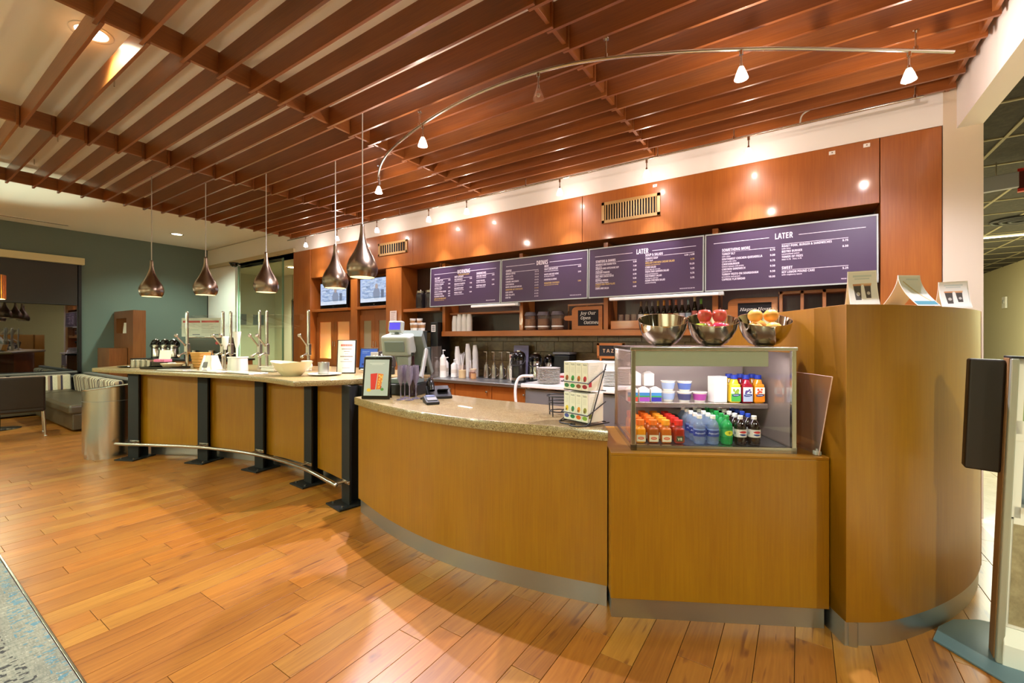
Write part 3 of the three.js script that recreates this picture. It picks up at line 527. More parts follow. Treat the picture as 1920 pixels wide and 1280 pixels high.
for (const [a, b, k] of [[-8.42, -7.23, 0], [-7.01, -6.15, 1]]) {
  const t = thing('glass_cabinet', (k ? 'right' : 'left') + ' wooden cabinet with frosted glass doors under a television', 'cabinet', [(a + b) / 2, 0, -5.36]), w = b - a;
  obj('ledge', rb(w, .05, .26, .004, 0, 2.075, .02), M.orange, t, { grain: 'x' });
  obj('cabinet_body', [bx(w, .1, .2, 0, 1.99, -.09), bx(w, .1, .2, 0, .95, -.09)], M.orange, t);
  for (const s of [-1, 1]) {
    const dw = w / 2 - .006, cx = s * w / 4, d = obj('cabinet_door', [bx(.1, .98, .03, cx - dw / 2 + .05, 1.46, .02), bx(.1, .98, .03, cx + dw / 2 - .05, 1.46, .02), bx(dw - .2, .11, .03, cx, 1.895, .02), bx(dw - .2, .13, .03, cx, 1.035, .02)], M.orange, t);
    obj('pane', bx(dw - .19, .75, .008, cx, 1.47, .018), PH(0xf6e8c0, .45, { transmission: .75, thickness: 0 }), d); obj('door_handle', cy(.006, .006, .1, cx - s * (dw / 2 - .03), 1.4, .045, 8), M.steelSmooth, d);
  }
  if (!k) { const l = thing('cabinet_lamp', 'lit strip inside the left frosted glass cabinet', 'lamp', [(a + b) / 2, 1.1, -5.52]); obj('tube', bx(w - .2, .02, .02, 0, 0, 0), S(0xffffff, .5, 0, { emissive: 0xfff0b0, emissiveIntensity: 6 }), l); obj('holder', bx(w - .16, .02, .03, 0, -.02, 0), M.white, l); const p = new THREE.PointLight(0xffeaa8, 3); light(p, l, 0, .06, .03); }
}
for (const [x, y, w, h, lb] of [[-5.93, 1.88, .17, .22, 'small pinkish paper notice on the wood pilaster'], [-5.89, 1.6, .26, .4, 'larger framed paper notice low on the wood pilaster']]) {
  const t = thing('paper_notice', lb, 'notice', [x, y, -5.196]); obj('sheet', rb(w, h, .004, .001, 0, 0, 0), S(0xe9d6c8, .8), t);
  obj('print', pl(w * .9, h * .92, 0, 0, .0026), S(0xffffff, .8, 0, { map: canvas(128, 170, (c, W, H) => { c.fillStyle = '#ead8cb'; c.fillRect(0, 0, W, H); c.fillStyle = '#a98a7a'; c.fillRect(14, 10, 100, 10); for (let i = 0; i < 12; i++) c.fillRect(12, 32 + i * 11, 60 + rnd() * 42, 3); }) }), t);
}
// ================= on the shelves =================
{
  const jar = (x, lb) => { const t = thing('storage_jar', lb, 'jar', [x, 2.011, -5.36]); obj('jar_body', la([[0, 0], [.085, 0], [.09, .02], [.09, .24], [.075, .27]]), PH(0x2a2526, .15, { clearcoat: .8 }), t); obj('lid', [cy(.08, .08, .035, 0, .287, 0), sp(.02, 0, .315, 0)], M.steelSmooth, t); };
  jar(-5.42, 'dark lidded jar, left of two on the short shelf'); jar(-5.2, 'dark lidded jar, right of two on the short shelf');
  const cup = la([[.034, 0], [.046, .1], [.048, .1], [.0485, .108], [.045, .108]], 0, 0, 0, 20);
  [[-4.63, 8], [-4.53, 9], [-4.43, 9.4], [-4.33, 9.4]].forEach(([x, n], i) => { const t = thing('cup_stack', ORD[i] + ' stack of white paper cups from the left on the cubby shelf', 'paper cups', [x, 1.622, -5.33], 0, 'white paper cup stacks on the shelf'); const k = Math.round(n); for (let j = 0; j < k; j++) { const m = obj('paper_cup', cup.clone().rotateX(Math.PI).translate(0, .108 + j * .02, 0), M.paper, t); } });
  [-3.2, -2.99, -2.77].forEach((x, i) => {
    const t = thing('oat_jar', ['left', 'middle', 'right'][i] + ' clear jar of oats with cloth lid on the shelf', 'jar', [x, 1.622, -5.32], 0, 'oat jars on the shelf');
    obj('filling', cy(.078, .08, .15, 0, .08, 0), met(S(0xc9a078, .9, 0, { map: speckle })), t); obj('jar_glass', la([[.0, .002], [.083, .002], [.085, .02], [.085, .2], [.07, .225]]), M.acrylic, t); obj('lid', [cy(.076, .09, .04, 0, .235, 0, 24), cy(.092, .09, .012, 0, .212, 0, 24)], S(0x6c6266, .7), t); obj('band', cy(.0865, .0865, .018, 0, .05, 0, 24, true), M.paper, t);
  });
  const chalk = (x, y, z, w, h, lb, lines, ry = 0, k = 1) => {
    const t = thing('chalk_sign', lb, 'sign', [x, y, z], ry); const s = new THREE.Shape(); s.moveTo(-w / 2, 0); s.lineTo(w / 2, 0); s.lineTo(w / 2, h); s.lineTo(-w / 2 + .08, h); s.quadraticCurveTo(-w / 2, h * .98, -w / 2, h * .8); s.lineTo(-w / 2, h * .62); s.lineTo(-w / 2 - .1, h * .6); s.quadraticCurveTo(-w / 2 - .13, h * .5, -w / 2 - .1, h * .42); s.lineTo(-w / 2, h * .4);
    obj('paddle_board', new THREE.ExtrudeGeometry(s, { depth: .018, bevelEnabled: true, bevelSize: .003, bevelThickness: .003, bevelSegments: 1 }), M.orange, t, { grain: 'x' });
    obj('chalk_face', pl(w * .68, h * .68, .02, h * .5, .0225), S(0xffffff, .9, 0, { map: canvas(256, 190, (c, W, H) => { c.fillStyle = '#191413'; c.fillRect(0, 0, W, H); lines.forEach(([s, px, py, sz]) => text(c, s, px, py, sz, { f: 'serif', w: 'italic ', c: '#efe9d8' })); }) }), t);
  };
  chalk(-2.31, 1.622, -5.27, .42, .3, 'chalkboard paddle sign about oatmeal standing on the shelf', [['Joy Our', 30, 56, 52], ['Open', 30, 112, 50], ['Oatmeal', 70, 168, 52]]);
  chalk(-.42, 1.622, -5.27, .46, .31, 'chalkboard paddle sign half hidden by the fruit bowls', [['Happy Hour', 14, 76, 40]]);
  { const f = thing('display_rack', 'thin wooden frame standing behind the oatmeal sign', 'frame', [-2.4, 1.622, -5.46]); obj('top_bar', rb(.56, .025, .02, .003, 0, .34, 0), M.dark, f); for (const x of [-.27, 0, .27]) obj('upright', rb(.02, .34, .02, .003, x, .17, 0), M.dark, f); }
  { const c = thing('bottle_crate', 'low wooden crate holding glasses and bottles on the shelf', 'crate', [-1.4, 1.622, -5.34]); obj('front_board', rb(1.14, .1, .02, .003, 0, .05, .12), M.orange, c, { grain: 'x' }); obj('rear_board', rb(1.14, .1, .02, .003, 0, .05, -.12), M.orange, c, { grain: 'x' }); for (const x of [-.56, .56]) obj('end_board', rb(.02, .1, .22, .003, x, .05, 0), M.orange, c); obj('base_board', bx(1.1, .012, .22, 0, .006, 0), M.dark, c); }
  const gl = la([[0, .004], [.03, .004], [.034, .17], [.032, .17], [.028, .01]], 0, 0, 0, 18);
  [-1.88, -1.8, -1.72].forEach((x, i) => { const t = thing('drinking_glass', ['left', 'middle', 'right'][i] + ' of three tall clear glasses in the wooden crate', 'glass', [x, 1.635, -5.34], 0, 'tall glasses in the crate'); obj('tumbler', gl.clone(), M.acrylic, t); obj('base', cy(.03, .03, .008, 0, .006, 0, 18), M.glassEdge, t); });
  const caps = [0x8a6a50, 0x6e6256, 0x8d8a92, 0xb59a58, 0xc88840, 0xb46a50, 0xc07a60, 0xb59aa0, 0x7f95a0, 0xd9c8a8, 0x6fae52], labs = [0xd9d4d0, 0xd9b040, 0xc9c4c8, 0x4a3f3a, 0x7a3a1e, 0xa8402a, 0xcdb48a, 0xcfcad0, 0xa9bcc6, 0xc96a5c, 0xc9c28a], cn = ['brown', 'grey', 'silver', 'gold', 'amber', 'copper', 'rose', 'pale', 'blue-grey', 'cream', 'green'];
  const bb = la([[0, 0], [.029, 0], [.031, .012], [.031, .17], [.024, .21], [.013, .25], [.012, .31], [.0, .31]], 0, 0, 0, 18), lab = cy(.0316, .0316, .07, 0, .132, 0, 18, true), cap = la([[.0, .325], [.014, .325], [.0145, .3], [.0135, .262]], 0, 0, 0, 14);
  caps.forEach((c, i) => { const t = thing('wine_bottle', 'dark bottle with ' + cn[i] + ' cap, ' + ORD[i] + ' from left in the crate', 'bottle', [-1.63 + i * .069, 1.635 + (i === 9 ? .0 : 0), -5.34], 0, 'bottles in the shelf crate'); if (i === 9) t.scale.y = 1.13; obj('bottle_glass', bb.clone(), PH(0x14100c, .1, { clearcoat: .8 }), t); obj('label_band', lab.clone(), S(labs[i], .6), t); obj('cap', cap.clone(), S(c, .4, .2), t); });
}
let airpot;
// ================= on the back counter =================
{
  const y = .9025;
  { const t = thing('coffee_brewer', 'coffee brewer with tilted black panel at the back counter left', 'coffee machine', [-5.31, y, -5.2]);
    obj('brewer_body', rb(.56, .42, .36, .012, 0, .25, 0), M.greyGreen, t); obj('base', rb(.56, .04, .4, .008, 0, .02, 0), M.black, t);
    obj('control_panel', rb(.58, .3, .06, .01, 0, .57, .16, -.12), M.black, t);
    obj('panel_print', pl(.5, .24, 0, .575, .194, -.12), S(0xffffff, .5, 0, { map: canvas(256, 128, (c, W, H) => { c.fillStyle = '#15130f'; c.fillRect(0, 0, W, H); c.fillStyle = '#7bd03a'; c.fillRect(96, 6, 56, 16); c.fillStyle = '#c9c4b8'; for (const [a, b] of [[110, 50], [150, 50], [112, 90], [150, 92]]) { c.fillRect(a, b, 16, 4); c.fillRect(a + 6, b + 8, 4, 10); } c.fillStyle = '#2f4a20'; c.fillRect(186, 30, 50, 90); }) }), t);
    obj('top_tray', rb(.56, .03, .34, .006, 0, .715, 0), M.steelSmooth, t); for (const x of [-.12, .06]) obj('spout', [cy(.02, .016, .07, x, .38, .2, 12), bx(.05, .03, .06, x, .42, .19)], M.black, t); obj('drip_tray', rb(.4, .03, .14, .006, 0, .055, .2), M.steelSmooth, t); obj('sticker', pl(.05, .2, .24, .3, .1805), M.paper, t); obj('lower_door', rb(.34, .12, .02, .004, .04, .12, .2), M.black, t); }
  const tall = la([[.036, 0], [.048, .12], [.051, .12], [.051, .13], [.0, .132]], 0, 0, 0, 20);
  [[-5.45, -5.2, .0, 2], [-5.33, -5.24, 0, 2], [-5.32, -5.12, 0, 1], [-5.2, -5.18, 0, 1]].forEach(([x, z, q, n], i) => { const t = thing('paper_cup_set', ['left', 'rear middle', 'front middle', 'right'][i] + ' white lidded paper cups with brown sleeves on the brewer', 'paper cups', [x, y + .732, z], 0, 'sleeved cups on the brewer'); for (let k = 0; k < n; k++) { const c = obj('paper_cup', tall.clone().translate(0, k * .075, 0), M.paper, t); obj('sleeve', cy(.0485, .042, .05, 0, .07 + k * .075, 0, 20, true), S(0xb9895a, .8), c); } });
  { const t = thing('hopper', 'tall black grinder hopper right of the brewer', 'grinder', [-4.92, y + .006, -5.3]); obj('grinder_body', rb(.16, .86, .3, .012, 0, .43, 0), M.black, t); obj('spec_plate', pl(.09, .11, -.01, .76, .1505), S(0xffffff, .7, 0, { map: canvas(64, 80, (c, W, H) => { c.fillStyle = '#e6e2d8'; c.fillRect(0, 0, W, H); c.fillStyle = '#26221e'; for (let i = 0; i < 5; i++) c.fillRect(8, 10 + i * 13, 48, 7); }) }), t); obj('foot', bx(.14, .012, .26, 0, -.0, 0), M.charcoal, t); }
  { const t = thing('splash_screen', 'clear acrylic splash screen on the back counter', 'screen', [-4.72, y, -5.0], .3); obj('sheet', bx(.008, .48, .34, 0, .242, 0), M.acrylic, t); obj('foot', bx(.03, .01, .34, 0, .005, 0), M.steelSmooth, t); }
  const pump = (x, z, lb, col, h, r) => { const t = thing('pump_bottle', lb, 'bottle', [x, y, z]); obj('bottle_body', la([[0, 0], [r, 0], [r * 1.03, .01], [r, h * .72], [r * .5, h * .8], [r * .42, h * .84], [0, h * .84]]), col, t); obj('pump_head', [cy(.006, .006, h * .2, 0, h * .92, 0, 8), rb(.05, .014, .02, .005, .018, h * 1.0, 0)], M.whiteGloss, t); obj('label_band', cy(r * 1.035, r * 1.035, h * .2, 0, h * .35, 0, 20, true), S(0xd8cdb8, .7), t); };
  pump(-4.6, -5.02, 'tall white pump bottle at the left end of the steel worktop', M.porcelain, .42, .05); pump(-4.7, -5.2, 'short white pump bottle with peach label behind the tall one', M.paper, .3, .04); pump(-4.49, -5.15, 'squat white pump bottle right of the tall one', M.porcelain, .27, .05);
  const cone = la([[.03, 0], [.045, .12], [.047, .12], [.047, .126]], 0, 0, 0, 18);
  [[-4.53, -5.3, 17, .12], [-4.38, -5.38, 19, .1], [-4.27, -5.42, 18, .08]].forEach(([x, z, n, tilt], i) => { const t = thing('tall_cup_stack', ['left', 'middle', 'right'][i] + ' tall leaning stack of pale paper cups on the worktop', 'paper cups', [x, y, z], 0, 'tall cup stacks on the worktop'); t.rotation.z = tilt * .5; for (let j = 0; j < n; j++) obj('paper_cup', cone.clone().rotateX(Math.PI).translate(0, .126 + j * .022, 0), M.paper, t); });
  const tub = (x, z, lb, fill, h, r, sticks) => { const t = thing('condiment_jar', lb, 'jar', [x, y, z]); obj('filling', cy(r * .93, r * .9, h * .6, 0, h * .31, 0), fill, t); obj('jar_glass', la([[0, .002], [r, .002], [r, h], [r * .96, h]]), M.acrylic, t); if (sticks) for (let k = 0; k < 9; k++) obj('straw', ln([(rnd() - .5) * r, .02, (rnd() - .5) * r], [(rnd() - .5) * .1, h * 1.75 + rnd() * .05, (rnd() - .5) * .08], .004, 6), M.whiteGloss, t); else obj('lid', cy(r, r, .02, 0, h + .01, 0), M.pale, t); };
  tub(-4.3, -5.12, 'clear jar of pale stirrers on the worktop', S(0xd8c890, .8), .2, .06, true); tub(-4.17, -5.2, 'clear jar of amber syrup with straws on the worktop', S(0x8a4a18, .5), .15, .05, true); tub(-4.08, -5.12, 'small clear jar of honey coloured packets on the worktop', S(0xcfa05a, .7), .13, .045, false);
  [-3.97, -3.83, -3.69, -3.55].forEach((x, i) => { const t = thing('syrup_pump', ORD[i] + ' steel syrup pitcher from the left with a pump on the worktop', 'syrup pump', [x, y, -5.3], 0, 'steel syrup pitchers with pumps'); obj('pitcher', la([[0, 0], [.042, 0], [.046, .01], [.036, .16], [.032, .2], [.034, .205]]), M.steelSmooth, t); obj('pump_stem', [cy(.005, .005, .2, 0, .3, 0, 8), cy(.014, .02, .04, 0, .225, 0, 12), rb(.06, .012, .016, .004, -.022, .4, 0), sp(.008, 0, .34, 0)], M.chrome, t); obj('handle', tb([[.036, .17, 0], [.07, .15, 0], [.07, .06, 0], [.04, .04, 0]], .005, 16, 8), M.chrome, t); });
  { const t = thing('print_canister', 'tall canister with a floral print beside the airpots', 'canister', [-3.43, y, -5.22]); obj('canister_body', cy(.055, .055, .38, 0, .19, 0), S(0xffffff, .5, 0, { map: canvas(256, 256, (c, W, H) => { c.fillStyle = '#cfc4b2'; c.fillRect(0, 0, W, H); for (let i = 0; i < 60; i++) { c.fillStyle = pick(['#3a3230', '#8a9a5a', '#b0605a', '#6a7a90', '#efe6d6']); c.beginPath(); c.ellipse(rnd() * W, rnd() * H, 4 + rnd() * 14, 3 + rnd() * 9, rnd() * 3, 0, 7); c.fill(); } }) }), t); obj('lid', sp(.056, 0, .38, 0, 1, .5, 1), M.blackGloss, t); }
  airpot = (x, yy, z, lb, dark, k = 1, group = 'airpots', turn = 0) => { const t = thing('airpot', lb, 'airpot', [x, yy, z], turn, group); t.scale.setScalar(k); obj('flask', la([[0, .02], [.078, .02], [.08, .03], [.08, .25], [.0, .25]]), dark ? PH(0x241d19, .3, { metalness: .4 }) : M.steelSmooth, t); obj('base_ring', cy(.082, .085, .025, 0, .0125, 0), M.black, t); obj('steel_band', cy(.081, .081, .03, 0, dark ? .04 : .24, 0, 28, true), M.steelSmooth, t); const h = obj('pump_lid', la([[.082, .25], [.082, .285], [.07, .325], [.045, .345], [0, .35]]), M.blackGloss, t); obj('spout', [rb(.04, .03, .1, .01, 0, .29, .09), cy(.014, .012, .03, 0, .265, .13, 10)], M.black, h); obj('push_button', cy(.026, .028, .014, 0, .352, 0), M.steelSmooth, h); obj('handle', tb([[-.083, .29, 0], [-.088, .22, .03], [0, .19, .086], [.088, .22, .03], [.083, .29, 0]], .007, 24, 8), M.black, t); };
  airpot(-3.23, y, -5.05, 'dark coffee airpot at the right end of the steel worktop', true, 1.22, 'airpots on the steel worktop'); airpot(-3.12, y, -5.32, 'steel coffee airpot directly behind the dark airpot', false, 1.12, 'airpots on the steel worktop'); airpot(-2.96, y, -5.44, 'steel coffee airpot farthest right on the worktop', false, 1.05, 'airpots on the steel worktop');
  { const t = thing('brochure_rack', 'violet and white leaflet propped behind the airpots', 'leaflet', [-3.48, y, -5.5]); obj('card', rb(.26, .5, .01, .003, 0, .25, 0, -.05), S(0x8a86a8, .7), t); obj('easel_foot', bx(.2, .012, .08, 0, .006, .02), M.black, t); }
  // cart with plates
  const c = thing('dish_cart', 'white topped steel dish cart with a curved handle behind the counter', 'cart', [-2.25, 0, -4.85]);
  obj('cart_top', rb(1.26, .05, .62, .012, 0, .925, 0), M.whiteGloss, c); obj('lower_tray', rb(1.2, .03, .56, .006, 0, .4, 0), M.steelSmooth, c); obj('side_panel', rb(1.16, .44, .03, .006, 0, .66, .26), M.grey, c);
  for (const [x, z] of [[-.58, -.26], [.58, -.26], [-.58, .26], [.58, .26]]) { const l = obj('leg', cy(.014, .014, .84, x, .48, z, 10), M.steelSmooth, c); obj('castor', cy(.03, .03, .03, x, .03, z, 14, false, Math.PI / 2), M.black, l); }
  obj('handle', tb([[-.6, .55, .34], [-.66, .7, .36], [-.66, .95, .36], [-.62, 1.03, .33], [-.45, 1.05, .3]], .018, 30, 10), M.whiteGloss, c);
  const plate = la([[0, .004], [.07, .0], [.09, .004], [.14, .016], [.141, .019], [.09, .009], [0, .008]], 0, 0, 0, 30);
  [[-2.58, -4.72, 11, 'left'], [-1.86, -4.9, 10, 'right']].forEach(([x, z, n, w]) => { for (let i = 0; i < n; i++) { const t = thing('dinner_plate', (i === n - 1 ? 'topmost' : i === 0 ? 'lowest' : ORD[i]) + ' white dinner plate ' + (i && i < n - 1 ? 'from below ' : '') + 'in the ' + w + ' stack on the cart', 'plate', [x + (rnd() - .5) * .004, .9515 + i * .0175, z], 0, w + ' stack of plates on the cart'); obj('dish', plate.clone(), M.porcelain, t); obj('rim', new THREE.TorusGeometry(.1405, .0022, 6, 36).rotateX(Math.PI / 2).translate(0, .0175, 0), M.porcelain, t); } });
  { const t = thing('white_bin', 'white lidded bin standing against the tiled wall', 'bin', [-2.05, .951, -5.32]); obj('bin_body', rb(.5, .24, .28, .012, 0, .12, .02), M.whiteGloss, t); obj('lid', rb(.52, .03, .29, .006, 0, .255, .02), M.paper, t); t.position.x = -2.05; }
  { const t = thing('napkin_pack', 'red and white packet lying behind the plates', 'packet', [-2.5, .951, -5.1]); obj('pack', rb(.2, .1, .12, .01, 0, .05, 0), S(0xd8c0b8, .6), t); obj('label_band', rb(.202, .03, .122, .004, 0, .06, 0), M.red, t); }
  { const t = thing('chalk_sign', 'small wood framed black letter sign on the white bin', 'sign', [-1.98, 1.232, -5.24]); obj('frame', [bx(.36, .03, .02, 0, .2, 0), bx(.36, .03, .02, 0, .035, 0), bx(.03, .19, .02, -.165, .118, 0), bx(.03, .19, .02, .165, .118, 0), bx(.02, .04, .04, -.13, .01, 0), bx(.02, .04, .04, .13, .01, 0)], M.orange, t, { grain: 'x' }); obj('sign_face', bx(.31, .14, .012, 0, .118, 0), M.black, t); obj('lettering', pl(.29, .12, 0, .118, .0065), S(0xffffff, .8, 0, { map: canvas(256, 108, (c, W, H) => { c.fillStyle = '#181210'; c.fillRect(0, 0, W, H); text(c, 'T A Z O', W / 2, 74, 56, { a: 'center', c: '#c9a27a', w: '' }); }) }), t); }
  { const t = thing('black_urn', 'black machine against the wall behind the airpots', 'machine', [-2.72, .001, -5.44]); obj('stand', bx(.1, .88, .2, 0, .44, 0), M.black, t); obj('machine_body', rb(.24, .4, .22, .02, 0, 1.08, 0), M.black, t); obj('top_cover', rb(.26, .03, .24, .008, 0, 1.3, 0), M.grey, t); }
}

// ================= on the tall left counter =================
{
  const y = 1.1305, st = M.steelSmooth;
  tag(obj('saucer', la([[0, .004], [.06, 0], [.085, .014], [.083, .018], [0, .008]], -7.24, y, -1.92), M.blackGloss), 'small black saucer at the left end of the counter', 'saucer');
  const can = la([[0, 0], [.034, 0], [.036, .006], [.036, .1], [.033, .1], [.032, .02]], 0, 0, 0, 22);
  [[-7.1, -1.97], [-7.02, -2.0], [-6.94, -2.03], [-6.86, -2.06]].forEach(([x, z], i) => { const t = thing('condiment_cup', ORD[i] + ' small steel condiment cup from the left on the counter', 'cup', [x, y, z], 0, 'steel condiment cups'); obj('cup_body', can.clone(), st, t); obj('rim', new THREE.TorusGeometry(.036, .003, 6, 22).rotateX(Math.PI / 2).translate(0, .1, 0), M.chrome, t); });
  { const t = thing('brochure_holder', 'white folded leaflet leaning in a holder behind the steel cups', 'leaflet', [-7.12, y, -2.3], .9); obj('card', rb(.13, .2, .012, .003, 0, .12, 0, -.3), M.paper, t); obj('holder', rb(.16, .03, .1, .006, 0, .015, 0), M.black, t); }
  { const t = thing('serving_tray', 'black serving tray holding packets on the left counter', 'tray', [-6.55, y, -2.12], .35); obj('tray_base', rb(.46, .012, .26, .005, 0, .006, 0), M.blackGloss, t); obj('rim', [bx(.46, .022, .008, 0, .017, .13), bx(.46, .022, .008, 0, .017, -.13), bx(.008, .022, .26, .229, .017, 0), bx(.008, .022, .26, -.229, .017, 0)], M.blackGloss, t);
    const u = thing('packet_box', 'black box full of pink sweetener packets on the tray', 'box', [-6.66, y + .0135, -2.13], .35); obj('box_shell', rb(.2, .07, .14, .006, 0, .035, 0), M.blackGloss, u); for (let i = 0; i < 7; i++) obj('packet', rb(.018, .05, .1, .002, -.075 + i * .025, .075, 0, 0, 0, .15), M.pink, u);
    const v = thing('wood_basket', 'pale wooden basket with paper packets on the tray end', 'basket', [-6.43, y + .0135, -2.15], .35); obj('basket_shell', la([[0, .0], [.08, 0], [.12, .055], [.116, .055], [.078, .006], [0, .006]], 0, 0, 0, 8), M.pale, v); for (let i = 0; i < 5; i++) obj('packet', rb(.07, .006, .05, .002, (rnd() - .5) * .08, .03 + i * .008, (rnd() - .5) * .06, 0, rnd() * 3), M.paper, v); }
  { const t = thing('wicker_basket', 'upright golden wicker basket behind the packets', 'basket', [-6.42, y, -2.45], .4); obj('weave', la([[.0, .0], [.075, 0], [.11, .19], [.104, .19], [.07, .008], [0, .008]], 0, 0, 0, 26), M.wicker, t); for (let i = 0; i < 6; i++) obj('weave_ring', new THREE.TorusGeometry(.077 + i * .0062, .006, 6, 30).rotateX(Math.PI / 2).translate(0, .02 + i * .034, 0), M.wicker, t); }
  // sneeze guards
  const guard = (A, B2, lb) => {
    const t = thing('sneeze_guard', lb, 'sneeze guard', [(A[0] + B2[0]) / 2, y, (A[1] + B2[1]) / 2], Math.atan2(-(B2[1] - A[1]), B2[0] - A[0])), L = Math.hypot(B2[0] - A[0], B2[1] - A[1]) / 2;
    for (const s of [-1, 1]) { const p = obj('post', [cy(.017, .017, .7, s * L, .35, 0, 16), cy(.03, .03, .012, s * L, .006, 0, 18), sp(.017, s * L, .7, 0)], st, t); obj('clamp', [rb(.05, .14, .05, .01, s * L, .24, .0), ln([s * L, .28, .02], [s * L, .4, .14], .009), sp(.022, s * L, .41, .15), ln([s * L, .2, .02], [s * L, .17, .1], .009), sp(.02, s * L, .16, .11)], st, p); }
    obj('glass_pane', bx(2 * L - .06, .2, .008, 0, .58, .07, -.6), M.glass, t); obj('glass_shelf', bx(2 * L - .06, .008, .2, 0, .52, -.0), M.glass, t);
  };
  guard([-6.5, -2.33], [-6.02, -2.54], 'left glass sneeze guard with steel posts on the counter'); guard([-5.93, -2.59], [-5.53, -2.74], 'middle glass sneeze guard with steel posts on the counter'); guard([-5.44, -2.78], [-4.88, -2.98], 'right glass sneeze guard with steel posts on the counter');
  { const t = thing('white_caddy', 'white tapered cutlery caddy between the steel posts', 'caddy', [-5.93, y, -2.37], .3); obj('caddy_body', put(new THREE.CylinderGeometry(.07, .12, .17, 4, 1), 0, .085, 0, 0, Math.PI / 4), M.porcelain, t); obj('window_cut', rb(.07, .07, .02, .006, 0, .06, .07, -.3), M.grey, t); }
  { const t = thing('white_tub', 'white square tub holding a white scoop on the counter', 'tub', [-5.46, y, -2.46], .25); t.scale.set(.62, .95, .62); obj('tub_body', put(new THREE.CylinderGeometry(.16, .17, .16, 4, 1), 0, .08, 0, 0, Math.PI / 4), M.porcelain, t); obj('rim', rb(.25, .016, .25, .006, 0, .162, 0), M.porcelain, t);
    const s = thing('ice_scoop', 'tall white cone scoop standing in the white tub', 'scoop', [-5.48, y + .163, -2.46]); obj('scoop_cup', la([[0, .1], [.014, .1], [.028, .16], [.045, .29], [.042, .29], [.02, .16]], 0, 0, 0, 18), M.porcelain, s); obj('handle', cy(.013, .011, .11, 0, .055, 0, 12), M.porcelain, s);
    const j = thing('white_bottle', 'white squeeze bottle upside down in a steel stand', 'bottle', [-5.7, y, -2.43]); obj('bottle_body', la([[0, .24], [.016, .24], [.018, .28], [.034, .31], [.036, .38], [.03, .4], [0, .4]], 0, 0, 0, 18), M.porcelain, j); obj('stand', [cy(.03, .035, .012, 0, .006, 0), cy(.008, .008, .23, 0, .125, 0, 10)], st, j); }
  [[-6.02, -2.06, .24, 'leftmost'], [-5.48, -2.2, .15, 'second'], [-4.93, -2.3, .05, 'third']].forEach(([x, z, a, w], i) => { const t = thing('flat_tray', ['leftmost', 'middle', 'rightmost'][i] + ' flat white and steel serving tray along the counter edge', 'tray', [x, y, z], a, 'flat trays along the counter'); obj('tray_plate', rb(.5, .01, .2, .004, 0, .005, 0), M.steelSmooth, t); obj('liner', rb(.44, .006, .16, .002, 0, .0125, 0), M.porcelain, t); });
  { const t = thing('white_dish', 'low white oblong dish left of the wooden bowl', 'dish', [-4.98, y, -2.62], .1); obj('dish_body', rb(.24, .05, .16, .02, 0, .025, 0), M.porcelain, t); obj('lip', rb(.26, .012, .18, .005, 0, .055, 0), M.porcelain, t); }
  { const t = thing('boat_bowl', 'pale boat shaped bowl at the corner of the left counter', 'bowl', [-4.26, y, -2.42], .25); t.scale.setScalar(1.15);
    const g = la([[0, 0], [.07, .0], [.12, .05], [.16, .11], [.155, .11], [.11, .05], [.06, .008], [0, .008]], 0, 0, 0, 36), p = g.attributes.position; for (let i = 0; i < p.count; i++) { const x = p.getX(i), yy = p.getY(i); p.setXYZ(i, x * 1.35, yy * (1 + Math.abs(x) * 1.1), p.getZ(i) * .72); } g.computeVertexNormals(); obj('bowl_body', g, M.cream2, t);
    for (let i = 0; i < 4; i++) obj('napkin', rb(.12, .05, .004, .001, -.06 + i * .035, .08, 0, .3, .4 * i), M.paper, t); }
  { const t = thing('mug', 'white coffee mug behind the boat shaped bowl', 'mug', [-4.72, y, -2.86]); obj('mug_body', la([[0, 0], [.05, 0], [.055, .01], [.06, .12], [.056, .12], [.05, .012], [0, .01]]), M.porcelain, t); obj('handle', new THREE.TorusGeometry(.03, .008, 8, 18).translate(.07, .065, 0), M.porcelain, t); }
  [[-4.46, -2.86, 'salt'], [-4.36, -2.84, 'pepper']].forEach(([x, z, w], i) => { const t = thing('shaker', (i ? 'right' : 'left') + ' small glass shaker with steel cap behind the bowl', 'shaker', [x, y, z]); obj('shaker_body', cy(.017, .02, .06, 0, .03, 0, 14), i ? M.charcoal : M.paper, t); obj('cap', sp(.018, 0, .062, 0, 1, .7, 1, 14), M.chrome, t); });
  { const p = thing('white_plate', 'white oblong plate under the steel tumbler', 'plate', [-4.02, y, -2.63], .7); obj('dish', la([[0, .004], [.1, 0], [.16, .016], [.158, .02], [.1, .008], [0, .008]], 0, 0, 0, 30), M.porcelain, p); obj('rim', new THREE.TorusGeometry(.159, .003, 6, 30).rotateX(Math.PI / 2).translate(0, .018, 0), M.porcelain, p);
    const t = thing('steel_tumbler', 'brushed steel tumbler on the white plate', 'tumbler', [-4.045, y + .0105, -2.635]); obj('tumbler_body', la([[0, 0], [.05, 0], [.055, .01], [.055, .12], [.05, .12], [.048, .01], [0, .008]]), M.steel, t); obj('rim', new THREE.TorusGeometry(.053, .003, 6, 26).rotateX(Math.PI / 2).translate(0, .12, 0), M.chrome, t); }
